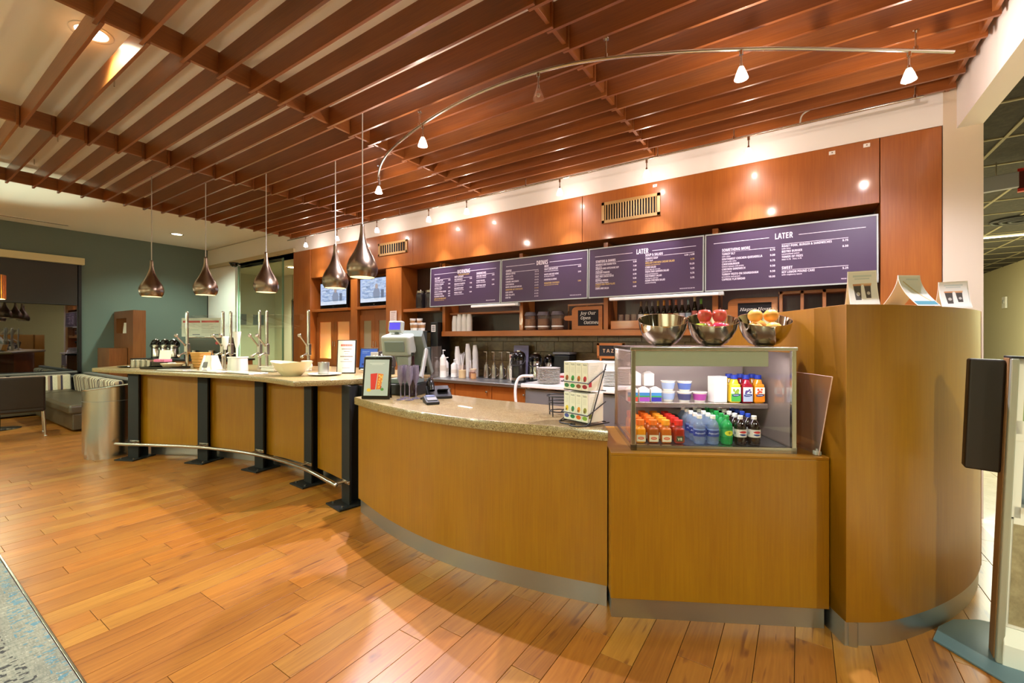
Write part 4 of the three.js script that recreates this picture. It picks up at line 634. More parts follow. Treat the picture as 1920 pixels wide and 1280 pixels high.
  { const t = thing('framed_sign', 'tall framed notice with red heading on the left counter', 'sign', [-4.05, y, -2.9], .62); t.rotation.order = 'YXZ'; t.rotation.x = -.1; obj('frame', rb(.2, .36, .016, .004, 0, .18, 0), M.black, t);
    obj('notice_face', pl(.18, .34, 0, .18, .0085), S(0xffffff, .6, 0, { map: canvas(180, 340, (c, W, H) => { c.fillStyle = '#dcd6cc'; c.fillRect(0, 0, W, H); c.fillStyle = '#b8443a'; c.fillRect(28, 38, 124, 22); c.fillStyle = '#dcd6cc'; for (let i = 0; i < 9; i++) c.fillRect(40 + i * 13, 38, 3, 22); c.fillStyle = '#5a4d48'; for (const [x, yy, w, h] of [[38, 84, 104, 10], [62, 112, 56, 8], [74, 138, 32, 6], [26, 164, 128, 12], [64, 196, 52, 8], [30, 222, 120, 6], [50, 290, 80, 4]]) for (let k = 0; k < w; k += 9) c.fillRect(x + k, yy, 7, h); }) }), t); obj('easel_leg', rb(.04, .22, .008, .002, 0, .11, -.05, .35), M.black, t); }
  { const t = thing('tablet', 'tablet with blue screen on a stand beside the notice', 'tablet', [-3.92, y + .03, -3.08], .6); t.rotation.order = 'YXZ'; t.rotation.x = -.25; obj('tablet_case', rb(.2, .24, .014, .01, 0, .125, 0), M.black, t);
    obj('screen', pl(.18, .205, 0, .13, .0076), S(0x0a0a0a, .2, 0, { emissive: 0xffffff, emissiveIntensity: .7, emissiveMap: canvas(160, 180, (c, W, H) => { c.fillStyle = '#4a78d8'; c.fillRect(0, 0, W, H); c.fillStyle = '#8fb2f0'; c.fillRect(14, 20, 70, 8); c.fillRect(14, 36, 50, 6); c.fillStyle = '#243a8a'; c.fillRect(84, 78, 44, 76); c.fillRect(20, 140, 120, 20); c.fillStyle = '#c9d8f6'; c.fillRect(96, 62, 18, 20); }) }), t); obj('stand_foot', rb(.16, .012, .1, .004, 0, .006, -.04), M.plasticGrey, t); }
  ['14', '13', ''].forEach((n, i) => { const t = thing('table_number', ['grey acrylic table number card fourteen by the register', 'dark table number card thirteen by the register', 'dark table number card edge on by the register'][i], 'number card', [-3.72 + i * .085, y, -3.02 - i * .03], .6, 'table number cards'); obj('card', rb(.1, .2 - (i ? .04 : 0), .012, .003, 0, .1 + (i ? .06 : .03), 0), i ? S(0x2a1d24, .4) : S(0x8d8a86, .4), t); obj('numeral', pl(.085, .07, 0, i ? .195 : .18, .0065), S(0xffffff, .5, 0, { map: canvas(64, 52, (c, W, H) => { c.fillStyle = i ? '#2a1d24' : '#8d8a86'; c.fillRect(0, 0, W, H); if (n) text(c, n, W / 2, 40, 40, { a: 'center', c: '#e8e4e0' }); else { c.fillStyle = '#cfc8cc'; c.fillRect(26, 8, 8, 36); } }) }), t); obj('foot', rb(.07, .03 + (i ? .05 : 0), .06, .006, 0, (.03 + (i ? .05 : 0)) / 2, 0), M.black, t); });
}
// ================= on the coffee counter =================
{
  const y = 1.0005;
  { const t = thing('picture_stand', 'black framed drink picture on an easel at the counter corner', 'picture stand', [-2.93, y, -2.38], .5); t.rotation.order = 'YXZ'; t.rotation.x = -.16;
    obj('frame', rb(.24, .35, .02, .006, 0, .175, 0), M.blackGloss, t);
    obj('poster', pl(.205, .3, 0, .178, .0105), S(0xffffff, .45, 0, { map: canvas(240, 350, (c, W, H) => { c.fillStyle = '#b9c4c2'; c.fillRect(0, 0, W, H); c.fillStyle = '#e2e8e4'; c.fillRect(44, 34, 150, 5); c.fillRect(64, 46, 110, 4); c.fillStyle = '#d8261c'; c.beginPath(); c.moveTo(58, 140); c.lineTo(128, 132); c.lineTo(112, 290); c.lineTo(68, 292); c.fill(); c.fillStyle = '#ea7c1e'; c.beginPath(); c.moveTo(134, 134); c.lineTo(188, 142); c.lineTo(166, 288); c.lineTo(120, 290); c.fill(); for (let i = 0; i < 26; i++) { c.fillStyle = pick(['#f2b43a', '#b43a10', '#f0d070']); c.beginPath(); c.ellipse(140 + rnd() * 40, 150 + rnd() * 130, 4 + rnd() * 6, 3 + rnd() * 7, rnd() * 3, 0, 7); c.fill(); } c.fillStyle = '#e8c23a'; c.beginPath(); c.ellipse(50, 296, 22, 16, 0, 0, 7); c.fill(); c.fillStyle = '#4f8f3a'; c.beginPath(); c.ellipse(182, 288, 16, 14, 0, 0, 7); c.fill(); }) }), t);
    obj('easel_back', rb(.2, .28, .012, .003, 0, .15, -.06, .3), M.blackGloss, t); obj('top_clip', rb(.22, .03, .05, .006, 0, .345, -.02), M.greyGreen, t); }
  const flute = la([[0, .004], [.034, .0], [.034, .003], [.005, .012], [.004, .11], [.012, .13], [.026, .17], [.028, .22], [.025, .28], [.0235, .28], [.026, .22], [.023, .17], [.0, .13]], 0, 0, 0, 22);
  [[-2.73, -2.47, 'frontmost left'], [-2.66, -2.5, 'frontmost right'], [-2.78, -2.56, 'rear left'], [-2.68, -2.59, 'rear right']].forEach(([x, z, w], i) => { const t = thing('champagne_flute', w + ' of four clear flutes beside the drink picture', 'flute', [x, y, z], 0, 'clear flutes by the register'); obj('flute_glass', flute.clone(), M.fluteGlass, t); obj('foot', cy(.034, .035, .004, 0, .002, 0, 22), M.fluteGlass, t); });
  { const t = thing('dark_bottle', 'small dark glass bottle behind the flutes', 'bottle', [-2.81, y, -2.68]); obj('bottle_glass', la([[0, 0], [.035, 0], [.037, .01], [.037, .2], [.014, .29], [.012, .36], [0, .36]]), PH(0x2a1218, .1, { clearcoat: .7 }), t); obj('cap', cy(.014, .014, .03, 0, .365, 0, 14), M.black, t); }
  { const t = thing('cash_register', 'grey touch screen cash register seen from behind', 'cash register', [-3.04, y, -2.83], .35); t.scale.setScalar(.93);
    obj('cash_drawer', rb(.4, .1, .38, .008, 0, .05, 0), M.black, t); obj('foot', rb(.26, .05, .24, .01, 0, .125, .0), M.greyGreen, t);
    obj('neck', prof([[-.04, .14], [.06, .14], [.1, .36], [.02, .4]], .12, 0, .006), M.greyLight, t);
    const s = obj('monitor', prof([[-.2, .2], [-.15, .17], [.1, .56], [.06, .62]], .36, .02, .01), M.greyGreen, t); obj('screen', pl(.3, .42, .02, .405, -.092, .0), M.black, s);
    obj('rear_housing', rb(.3, .2, .16, .03, -.03, .48, .12, .2), M.greyLight, t); obj('vent_panel', rb(.2, .1, .01, .003, -.03, .46, .205, .2), M.greyGreen, t);
    const c = obj('customer_display', rb(.15, .11, .06, .016, -.06, .655, .11, -.15), M.greyLight, t); obj('display_glass', pl(.115, .07, -.06, .66, .1425, -.15), S(0x111122, .2, 0, { emissive: 0x6a5cff, emissiveIntensity: .9 }), c); obj('display_stem', cy(.02, .024, .06, -.06, .585, .1, 12), M.greyGreen, c);
    obj('side_arm', rb(.03, .3, .05, .008, .2, .3, .05, -.4), M.plasticGrey, t); }
  { const t = thing('desk_phone', 'black desk telephone with a curved handset', 'telephone', [-2.57, y, -2.75], .9); obj('phone_base', prof([[-.1, 0], [.1, 0], [.1, .02], [-.1, .09]], .2, 0, .008), M.black, t); obj('keypad', rb(.09, .006, .09, .002, .03, .062, .01, -.33), M.darkGrey, t); obj('handset', tb([[-.07, .07, .09], [-.07, .12, .06], [-.07, .15, 0], [-.07, .14, -.06], [-.07, .1, -.1]], .024, 24, 12), M.blackGloss, t); obj('coil_cord', tb([[-.07, .04, .1], [-.12, .015, .13], [-.16, .008, .08], [-.1, .008, .02]], .006, 24, 8), M.black, t); }
  { const t = thing('card_reader', 'dark card payment terminal lying on the counter', 'card reader', [-2.39, y, -2.47], .95); obj('reader_body', prof([[-.09, 0], [.09, 0], [.095, .02], [-.06, .05], [-.09, .045]], .1, 0, .006), M.charcoal, t); obj('keypad', rb(.075, .006, .07, .002, 0, .037, .03, .19), M.grey, t); obj('display_glass', rb(.07, .006, .04, .002, 0, .05, -.04, .19), S(0x4a5a78, .2), t); }
  { const t = thing('sign_strip', 'thin white sign strip lying on the counter', 'sign', [-2.04, y, -2.46], -.2); obj('strip', rb(.14, .004, .03, .001, 0, .002, 0), M.paper, t); obj('second_strip', rb(.12, .003, .012, .001, 0, .0055, 0), M.whiteGloss, t); }
  // tea rack
  const T0 = [-1.2, -2.37], TA = -.35, TX = (a, b) => [T0[0] + Math.cos(TA) * a + Math.sin(TA) * b, T0[1] - Math.sin(TA) * a + Math.cos(TA) * b];
  { const [x, z] = TX(.1, -.08), t = thing('tea_rack', 'black wire rack with two tiers of tea boxes', 'rack', [x, y, z], TA), w = .0035, sil = (a) => obj('wire_side', [ln([a, .004, .1], [a, .02, .06], w, 6), ln([a, .02, .06], [a, .35, -.075], w, 6), ln([a, .004, .1], [a, .004, -.1], w, 6), ln([a, .06, .08], [a, .13, -.07], w, 6), ln([a, .24, .08], [a, .32, -.07], w, 6)], M.black, t);
    sil(-.108); sil(.108); for (const [yy, zz] of [[.012, .06], [.012, -.07], [.194, .06], [.194, -.07], [.06, .083], [.245, .083]]) obj('cross_wire', ln([-.108, yy, zz], [.108, yy, zz], w, 6), M.black, t);
    obj('front_loop', tb([[-.1, .005, .1], [-.07, .005, .13], [0, .005, .13], [.03, .005, .1]], .004, 20, 6), M.black, t); obj('front_loop', tb([[.0, .005, .1], [.02, .005, .14], [.09, .005, .14], [.108, .005, .1]], .004, 20, 6), M.black, t); }
  const tea = [['#3a7a4a', '#a05a2a', 'ochre'], ['#2f9a4a', '#3f9a4a', 'green'], ['#8a4a2a', '#c06a2a', 'copper'], ['#9a1f2a', '#c02a3a', 'crimson'], ['#4a55a0', '#e8c830', 'violet'], ['#1f7a4a', '#3a8a5a', 'emerald'], ['#e0661e', '#e8922a', 'orange'], ['#86b03a', '#8a8a3a', 'lime']];
  const boxG = rb(.048, .165, .13, .0015, 0, .0825, 0);
  tea.forEach(([a, b, nm], i) => {
    const k = i % 4, up = i < 4, [x, z] = TX(.026 + k * .0495, -.075), t = thing('tea_box', 'white tea box with a ' + nm + ' mark, ' + (up ? 'upper' : 'lower') + ' tier of the wire rack', 'tea box', [x, y + (up ? .1985 : .0165), z], TA, 'tea boxes in the wire rack');
    obj('carton', boxG.clone(), M.paper, t);
    obj('front_print', pl(.046, .16, 0, .083, .0658), S(0xffffff, .7, 0, { map: canvas(96, 320, (c, W, H) => { c.fillStyle = '#ece8d8'; c.fillRect(0, 0, W, H); text(c, 'TAZO', W / 2, 36, 26, { a: 'center', c: '#6a6a62', w: '' }); c.fillStyle = '#c8c6b4'; for (let j = 0; j < 5; j++) c.fillRect(20, 60 + j * 14, 56, 3); c.fillStyle = b; c.beginPath(); c.ellipse(52, 190, 26, 34, .3, 0, 7); c.fill(); c.fillStyle = '#6a4a2a'; c.beginPath(); c.ellipse(40, 205, 10, 16, .6, 0, 7); c.fill(); c.fillStyle = a; c.beginPath(); c.ellipse(48, 280, 40, 24, 0, 0, 7); c.fill(); }) }), t);
    if (k === 3) obj('side_print', pl(.12, .16, .0243, .083, 0, 0, Math.PI / 2), S(0xffffff, .7, 0, { map: canvas(240, 320, (c, W, H) => { c.fillStyle = '#ece8d8'; c.fillRect(0, 0, W, H); c.fillStyle = '#c2c0b0'; for (let j = 0; j < 10; j++) c.fillRect(30, 40 + j * 16, 60 + rnd() * 90, 3); c.fillStyle = b; c.fillRect(4, 225, 50, 56); }) }), t);
  });
  { const [x, z] = TX(-.16, -.12), t = thing('wire_basket', 'small black wire stand left of the tea boxes', 'wire stand', [x, y, z], .3); for (const h of [.03, .09, .13]) obj('wire_ring', new THREE.TorusGeometry(.055 + h * .2, .004, 6, 26).rotateX(Math.PI / 2).translate(0, h, 0), M.black, t); for (let i = 0; i < 4; i++) { const a = i * Math.PI / 2 + .4; obj('leg', ln([Math.cos(a) * .075, .0, Math.sin(a) * .075], [Math.cos(a) * .08, .135, Math.sin(a) * .08], .004, 6), M.black, t); } }
}
// ================= glass food case =================
{
  const c0 = B(.12, .8905, .06), w = .86, d = .62, h = .565;
  const t = thing('food_case', 'glass refrigerated display case on the golden wood block', 'display case', c0, BA);
  obj('base_frame', [bx(w, .03, .03, w / 2, .015, -.015), bx(w, .03, .03, w / 2, .015, -d + .015), bx(.03, .03, d, .015, .015, -d / 2), bx(.03, .03, d, w - .015, .015, -d / 2)], M.steelSmooth, t); obj('floor_panel', bx(w - .04, .012, d - .04, w / 2, .02, -d / 2), M.steel, t);
  for (const [x, z] of [[.012, -.012], [w - .012, -.012], [.012, -d + .012], [w - .012, -d + .012]]) obj('corner_post', rb(.024, h, .024, .003, x, h / 2, z), M.steelSmooth, t);
  obj('top_panel', rb(w + .012, .02, d + .01, .004, w / 2, h - .01, -d / 2), M.steelSmooth, t); obj('header_panel', rb(w - .16, .085, .012, .003, (w - .16) / 2 + .02, h - .062, -.012), S(0x9fa795, .35), t);
  obj('back_panel', bx(w - .05, h - .05, .01, w / 2, h / 2, -d + .02), S(0xb9a9a0, .35, .2), t);
  obj('side_glass', bx(.006, h - .06, d - .05, .012, h / 2, -d / 2), M.acrylic, t); obj('side_glass', bx(.006, h - .06, d - .05, w - .012, h / 2, -d / 2), PH(0x9a8a80, .03, { transmission: .35, thickness: 0, clearcoat: 1, clearcoatRoughness: .02 }), t); obj('front_glass', bx(w - .05, .11, .005, w / 2, .085, -.008), M.glass, t);
  obj('shelf', rb(w - .06, .012, .34, .003, w / 2, .222, -.42), M.steelSmooth, t); obj('shelf_lip', rb(w - .06, .03, .006, .002, w / 2, .214, -.248), M.acrylic, t);
  obj('light_tube', bx(w - .24, .018, .03, w / 2 - .06, h - .04, -.05), M.tube, t);
  const l = new THREE.RectAreaLight(0xf4f0ff, 38, w - .14, .04); l.position.set(w / 2, h - .055, -.055); l.rotation.x = -Math.PI / 2 + .35; l.name = 'lamp_light'; t.add(l);
  const Q = (x, y, z) => B(.12 + x, .8905 + y, .06 - z);
  const Hn = (i) => ['front', 'second row', 'third row', 'fourth row', 'rearmost'][i];
  // soft drink bottles
  const lbl = (draw) => S(0xffffff, .45, 0, { map: canvas(256, 96, draw) });
  const L = {
    aq: lbl((c, W, H) => { c.fillStyle = '#2a3f8e'; c.fillRect(0, 0, W, H); c.fillStyle = '#7f9ad0'; c.fillRect(0, 0, W, 18); for (const o of [0, 128, 256]) text(c, 'Aquafina', o, 64, 26, { a: 'center', c: '#e8eefc', w: 'italic ' }); }),
    gr: lbl((c, W, H) => { c.fillStyle = '#2f9a52'; c.fillRect(0, 0, W, H); for (const o of [0, 128, 256]) { c.fillStyle = '#d8dc3a'; c.beginPath(); c.ellipse(o, 48, 32, 32, 0, 0, 7); c.fill(); c.fillStyle = '#6a7a1e'; c.fillRect(o - 14, 40, 28, 5); c.fillRect(o - 4, 30, 6, 30); } }),
    pe: lbl((c, W, H) => { c.fillStyle = '#d9d5cf'; c.fillRect(0, 0, W, H); for (const o of [0, 128, 256]) { c.save(); c.beginPath(); c.ellipse(o, 48, 30, 30, 0, 0, 7); c.clip(); c.fillStyle = '#efeae4'; c.fillRect(o - 30, 18, 60, 60); c.fillStyle = '#c22a34'; c.beginPath(); c.ellipse(o - 2, 20, 36, 26, .3, 0, 7); c.fill(); c.fillStyle = '#243a86'; c.beginPath(); c.ellipse(o + 2, 80, 36, 24, .3, 0, 7); c.fill(); c.restore(); } c.fillStyle = '#3a4a86'; c.fillRect(60, 34, 5, 30); c.fillRect(70, 34, 5, 30); c.fillRect(188, 34, 5, 30); c.fillRect(198, 34, 5, 30); }),
    v8: lbl((c, W, H) => { c.fillStyle = '#8a3a1e'; c.fillRect(0, 0, W, H); for (const o of [0, 128, 256]) { c.fillStyle = '#1f4a2a'; c.fillRect(o - 42, 14, 84, 70); text(c, 'V8', o, 72, 56, { a: 'center', c: '#efe6c8' }); } }),
    ju: lbl((c, W, H) => { c.fillStyle = '#e8dcc0'; c.fillRect(0, 0, W, H); for (const o of [0, 128, 256]) { c.fillStyle = '#d86a4a'; c.beginPath(); c.ellipse(o, 48, 44, 22, 0, 0, 7); c.fill(); c.fillStyle = '#f2d8c8'; c.fillRect(o - 24, 45, 48, 5); } }),
  };
  const clear = (col, tr) => PH(col, .08, { transmission: tr, thickness: 0, ior: 1.4 });
  const liq = { aq: clear(0xbfd0e8, .75), gr: clear(0x2fae5a, .4), pe: PH(0x1c0d08, .08, { clearcoat: .6 }), ju1: PH(0xf09a1a, .15, { clearcoat: .5 }), ju2: PH(0xa8541a, .15, { clearcoat: .5 }), ju3: PH(0xc86a1e, .15, { clearcoat: .5 }), v8: PH(0xa02a14, .15, { clearcoat: .5 }) };
  const capM = { aq: S(0xe9e6e2, .4), gr: S(0x1f9a44, .4), pe: S(0xe6e2de, .4), bl: S(0x2444b0, .4), or: S(0xe8721a, .4), ye: S(0xee9a22, .4), re: S(0xc9281e, .4) };
  const pet = la([[0, .0], [.026, 0], [.031, .008], [.032, .04], [.0305, .05], [.0305, .085], [.032, .095], [.028, .115], [.014, .135], [.012, .142], [0, .142]], 0, 0, 0, 20), petCap = la([[0, .16], [.0125, .16], [.0135, .157], [.0135, .14]], 0, 0, 0, 16), petLab = cy(.0322, .0322, .042, 0, .066, 0, 20, true);
  const sq = rb(.056, .088, .056, .014, 0, .044, 0), sqN = la([[.024, .085], [.02, .096], [.017, .1], [0, .1]], 0, 0, 0, 16), sqCap = la([[0, .13], [.021, .13], [.0225, .127], [.0225, .1]], 0, 0, 0, 18);
  const cols = [[.062, 'sq', 'ju1', 'ju', 'or', 'orange juice bottle with orange cap'], [.132, 'sq', 'ju2', 'ju', 'or', 'amber juice bottle with orange cap'], [.202, 'sq', 'ju3', 'ju', 'ye', 'apple juice bottle with yellow-orange cap'], [.272, 'sq', 'v8', 'v8', 're', 'vegetable juice bottle with red cap'], [.385, 'pet', 'aq', 'aq', 'aq', 'left column water bottle with white cap'], [.457, 'pet', 'aq', 'aq', 'aq', 'right column water bottle with white cap'], [.53, 'pet', 'gr', 'gr', 'gr', 'green lemon soda bottle with green cap'], [.603, 'pet', 'pe', 'pe', 'pe', 'dark cola bottle with white cap, left column'], [.676, 'pet', 'pe', 'pe', 'bl', 'dark cola bottle with white or blue cap, right column']];
  for (const [x, kind, lq, lb, cp, nm] of cols) for (let r = 0; r < 5; r++) {
    const cap = capM[cp === 'bl' && r === 0 ? 'pe' : cp], o = thing(kind === 'sq' ? 'juice_bottle' : 'soda_bottle', nm.replace('white or blue', r ? 'blue' : 'white') + ', ' + Hn(r) + ' on the case floor', 'bottle', Q(x, .027, -.075 - r * .074), BA, 'bottles on the floor of the food case');
    if (kind === 'pet') { obj('bottle_body', pet.clone(), liq[lq], o); if (r < 3) obj('label_band', petLab.clone().rotateY(.15), L[lb], o); obj('cap', petCap.clone(), cap, o); }
    else { obj('bottle_body', [sq.clone(), sqN.clone()], liq[lq], o); obj('cap', sqCap.clone(), cap, o); if (r < 2) { const g = pl(.05, .036, 0, .03, .0286), q = g.attributes.uv; for (let k = 0; k < q.count; k++) q.setX(k, .25 + q.getX(k) * .5); obj('label_print', g, L[lb], o); }; }
  }
  // upper shelf
  const Y2 = .2285;
  const smo = [['#4fae4a', 0xf2c81e, '#8aa82a', 'green'], ['#b8c4d8', 0xa0142a, '#5a4a86', 'berry'], ['#f08a1a', 0xf0941a, '#e0562a', 'orange']];
  smo.forEach(([bg, li, fr, nm], i) => { for (let r = 0; r < 2; r++) { const o = thing('smoothie_bottle', nm + ' label smoothie bottle with blue cap, ' + (r ? 'rear' : 'front') + ' of the upper shelf', 'bottle', Q(.655 + i * .068, Y2, -.285 - r * .075), BA, 'smoothie bottles on the upper shelf'); obj('bottle_body', [rb(.058, .115, .058, .012, 0, .0575, 0), la([[.026, .112], [.02, .135], [.017, .142], [0, .142]], 0, 0, 0, 16)], PH(li, .15, { clearcoat: .5 }), o); obj('cap', cy(.02, .02, .024, 0, .154, 0, 18), M.blue, o); if (!r) obj('label_print', pl(.054, .085, 0, .052, .0295), S(0xffffff, .45, 0, { map: canvas(128, 200, (c, W, H) => { c.fillStyle = bg; c.fillRect(0, 0, W, H); c.fillStyle = '#e8ecd8'; c.fillRect(0, 0, W, 90); for (let k = 0; k < 9; k++) { c.fillStyle = fr; c.beginPath(); c.ellipse(30 + rnd() * 70, 30 + rnd() * 56, 14, 14, 0, 0, 7); c.fill(); } c.fillStyle = '#26306a'; c.beginPath(); c.ellipse(66, 112, 56, 18, -.1, 0, 7); c.fill(); c.fillStyle = '#eef2fa'; c.fillRect(30, 108, 70, 6); }) }), o); } });
  { const o = thing('white_carton', 'plain white carton beside the smoothie bottles', 'carton', Q(.568, Y2, -.31), BA + .25); obj('carton_body', rb(.085, .155, .07, .004, 0, .0775, 0), M.paper, o); obj('side_print', pl(.06, .12, .0428, .08, 0, 0, Math.PI / 2), S(0xd8d0cc, .7), o); }
  [[.07, 0, 0xcfe0f0, 'lower left'], [.14, 0, 0xcfe0f0, 'lower middle'], [.21, 0, 0xcfe0f0, 'lower right'], [.1, 1, 0xffffff, 'upper left'], [.18, 1, 0xffffff, 'upper right']].forEach(([x, k, col, w], i) => { const o = thing('milk_carton', w + ' small blue and white milk carton on the upper shelf', 'carton', Q(x - .012, Y2 + k * .0905, -.3 - k * .06), BA, 'milk cartons on the upper shelf'); obj('carton_body', rb(.062, .075 + (k ? .0 : .0), .062, .003, 0, .0375, 0), M.paper, o); obj('gable_top', put(new THREE.CylinderGeometry(.012, .043, .014, 4), 0, .082, 0, 0, Math.PI / 4), M.paper, o); if (!k) obj('label_print', pl(.06, .07, 0, .037, .0316), S(0xffffff, .5, 0, { map: canvas(96, 110, (c, W, H) => { c.fillStyle = '#3f86c0'; c.fillRect(0, 0, W, H); c.fillStyle = '#dfe8f0'; c.fillRect(0, 0, W, 26); c.fillStyle = '#3fa04a'; c.fillRect(0, 56, W, 14); c.fillStyle = ['#d8402a', '#a04ab0', '#3a2f9a'][i]; c.fillRect(0, 70, W, 40); }) }), o); });
  const cup = la([[0, 0], [.03, 0], [.042, .058], [.044, .058], [.044, .062], [0, .062]], 0, 0, 0, 24);
  [[.28, 0, -.32, 0x9fb0d0, 'rear left blue lidded'], [.28, 1, -.32, 0x9fb0d0, 'upper left blue lidded'], [.371, 0, -.3, 0x4a4a70, 'lower dark blue banded'], [.371, 1, -.3, 0x5a70b0, 'upper dark blue banded'], [.461, 0, -.3, 0xb04a9a, 'pink banded']].forEach(([x, k, z, col, nm]) => { const o = thing('yogurt_cup', nm + ' yogurt cup on the upper shelf', 'yogurt', Q(x, Y2 + k * .0635, z), BA, 'yogurt cups on the upper shelf'); obj('cup_body', cup.clone(), M.porcelain, o); obj('label_band', la([[.0335, .012], [.0415, .05]], 0, 0, 0, 24), S(col, .5), o); });
  // fruit bowls on top
  const bowl = la([[0, .004], [.05, .002], [.085, .02], [.118, .06], [.138, .11], [.147, .16], [.149, .165], [.145, .163], [.134, .112], [.113, .063], [.08, .026], [.05, .01], [0, .009]], 0, 0, 0, 48);
  { const p = bowl.attributes.position; for (let i = 0; i < p.count; i++) { const yy = p.getY(i); p.setY(i, yy * (1 - 1.9 * p.getZ(i) * Math.min(1, yy / .16) - .15 * p.getX(i) * Math.min(1, yy / .16))); } bowl.computeVertexNormals(); }
  const by = 1.4565, bs = [[.352, 'left empty'], [.64, 'middle apple filled'], [.937, 'right orange filled']];
  bs.forEach(([tt, nm], i) => { const p = B(tt, by, .32), o = thing('steel_bowl', nm + ' mirror steel bowl on top of the food case', 'bowl', p, BA * .5, 'steel fruit bowls'); o.scale.setScalar(.965); obj('bowl_shell', bowl.clone(), M.mirror, o); obj('foot_ring', new THREE.TorusGeometry(.05, .003, 6, 30).rotateX(Math.PI / 2).translate(0, .003, 0), M.mirror, o); });
  const apple = la([[0, .012], [.014, .002], [.028, .004], [.04, .03], [.041, .048], [.032, .07], [.016, .074], [.006, .066], [0, .064]], 0, 0, 0, 22);
  const fruit = (i, dx, dy, dz, col, nm, isA) => { const p = B(bs[i][0] + dx, by + dy, .32 - dz), o = thing(isA ? 'apple' : 'orange', nm, isA ? 'apple' : 'orange', p, rnd() * 3, isA ? 'apples in the middle bowl' : 'oranges in the right bowl'); if (isA) { obj('flesh', apple.clone(), PH(col, .25, { clearcoat: .5 }), o); obj('stem', ln([0, .06, 0], [.006, .085, .003], .0018, 6), M.dark, o); } else { obj('peel', sp(.04, 0, .04, 0, 1, .95, 1), S(col, .5), o); obj('navel', cy(.004, .004, .004, 0, .077, 0, 8), S(0x6a5a1e, .8), o); } };
  const ring = (k, y = .06, r = .069) => [Math.cos(k) * r, y, Math.sin(k) * r], up = k => ring(k, .126, .072);
  const fill = (i, isA, list) => list.forEach(([pos, col, nm]) => fruit(i, ...pos, col, nm, isA));
  const low = ['left', 'rear', 'right', 'front'], ang = [2.9, 4.47, 6.04, 1.33];
  fill(1, true, [[[0, .012, 0], 0xa83a22, 'red apple at the bottom of the middle bowl'], ...low.map((w, k) => [ring(ang[k], .062), [0xa8c03a, 0xb84030, 0xc8503a, 0xc03050][k], ['green', 'red', 'rosy', 'dark pink'][k] + ' apple at the ' + w + ' of the middle bowl']), [[-.042, .143, -.005], 0xbe4630, 'red apple on top of the pile, left of two'], [[.044, .143, -.005], 0xcc5a48, 'rosy apple on top of the pile, right of two']]);
  fill(2, false, [[[0, .012, 0], 0xe09a30, 'orange at the bottom of the right bowl'], ...low.map((w, k) => [ring(ang[k], .062), 0xe8a63a - k * 0x020200, 'orange at the ' + w + ' of the right bowl']), [[-.05, .14, -.005], 0xeaaa40, 'orange on top of the pile, left of two'], [[.04, .14, -.005], 0xe8a43a, 'orange on top of the pile, right of two']]);
  { const p = B(1.075, .8905, 0), o = thing('acrylic_panel', 'clear acrylic wing panel standing beside the food case', 'acrylic sheet', p, BA); obj('sheet', prof([[-.035, .0], [.075, .42], [-.4, .42], [-.4, 0]], .004, 0), M.acrylic, o); obj('sheet_edge', [ln([0, .002, -.034], [0, .42, .076], .0025, 6), ln([0, .42, .076], [0, .42, -.4], .002, 6)], S(0xd9b8a8, .3), o); obj('foot_clip', [rb(.03, .022, .03, .004, 0, .011, -.05), cy(.006, .006, .02, 0, .022, -.05, 8)], M.plasticGrey, o); }
}
// ================= tent cards on the tall counter =================
{
  const card = canvas(128, 192, (c, W, H) => { c.fillStyle = '#e2e0d6'; c.fillRect(0, 0, W, H); c.fillStyle = '#c4ccc6'; c.fillRect(20, 16, 88, 12); c.fillRect(28, 34, 70, 8); for (const [x, y, s] of [[38, 122, 1], [86, 118, .85]]) { c.fillStyle = '#4a443e'; c.beginPath(); c.moveTo(x - 18 * s, y - 42 * s); c.lineTo(x + 18 * s, y - 42 * s); c.lineTo(x + 14 * s, y + 44 * s); c.lineTo(x - 12 * s, y + 44 * s); c.fill(); c.fillStyle = '#b9b2a8'; c.beginPath(); c.ellipse(x + 2, y + 8, 9 * s, 12 * s, 0, 0, 7); c.fill(); c.fillStyle = '#c08a60'; c.fillRect(x - 20 * s, y - 54 * s, 40 * s, 12 * s); } c.fillStyle = '#d8b48a'; c.fillRect(56, 66, 50, 8); });
  const card2 = canvas(128, 192, (c, W, H) => { c.fillStyle = '#dfe0d4'; c.fillRect(0, 0, W, H); c.fillStyle = '#c8b88a'; for (let i = 0; i < 8; i++) { c.save(); c.translate(20 + i * 10, 30 + i * 16); c.rotate(.9); c.fillRect(0, 0, 44, 8); c.restore(); } c.fillStyle = '#4a8a9a'; c.fillRect(0, 168, W, 24); c.fillStyle = '#c0c8c0'; c.fillRect(40, 14, 76, 10); });
  const tent = (x, z, a, lb, tx, h, sp2) => {
    const t = thing('tent_card', lb, 'card', [x, 1.6685, z], a), n = 14, mk = (s) => { const pts = []; for (let i = 0; i <= n; i++) { const k = i / n; pts.push([s * (sp2 * Math.pow(1 - k, 1.8) + .002), k * h]); } const inn = pts.map(([q, y]) => [q - s * .0025, y]).reverse(); return [...pts, ...inn]; };
    obj('rear_leaf', prof(mk(-1), .12, 0), M.paper, t); const f = obj('front_leaf', prof(mk(1), .12, 0), M.paper, t);
    const g = new THREE.PlaneGeometry(.112, h * .92, 1, n), p = g.attributes.position; for (let i = 0; i < p.count; i++) { const k = (p.getY(i) + h / 2) / h; p.setXYZ(i, p.getX(i), k * h, sp2 * Math.pow(1 - k, 1.8) + .0032); } g.computeVertexNormals(); obj('printed_face', g, S(0xffffff, .6, 0, { map: tx }), f);
  };
  tent(.27, -2.9, .1, 'white tent card with two dark cups, nearest the counter corner', card, .185, .07); tent(.485, -3.1, .62, 'open white tent card with teal foot, middle of three', card2, .17, .11); tent(.71, -3.37, .1, 'white tent card with two dark cups, farthest right', card, .15, .06);
}
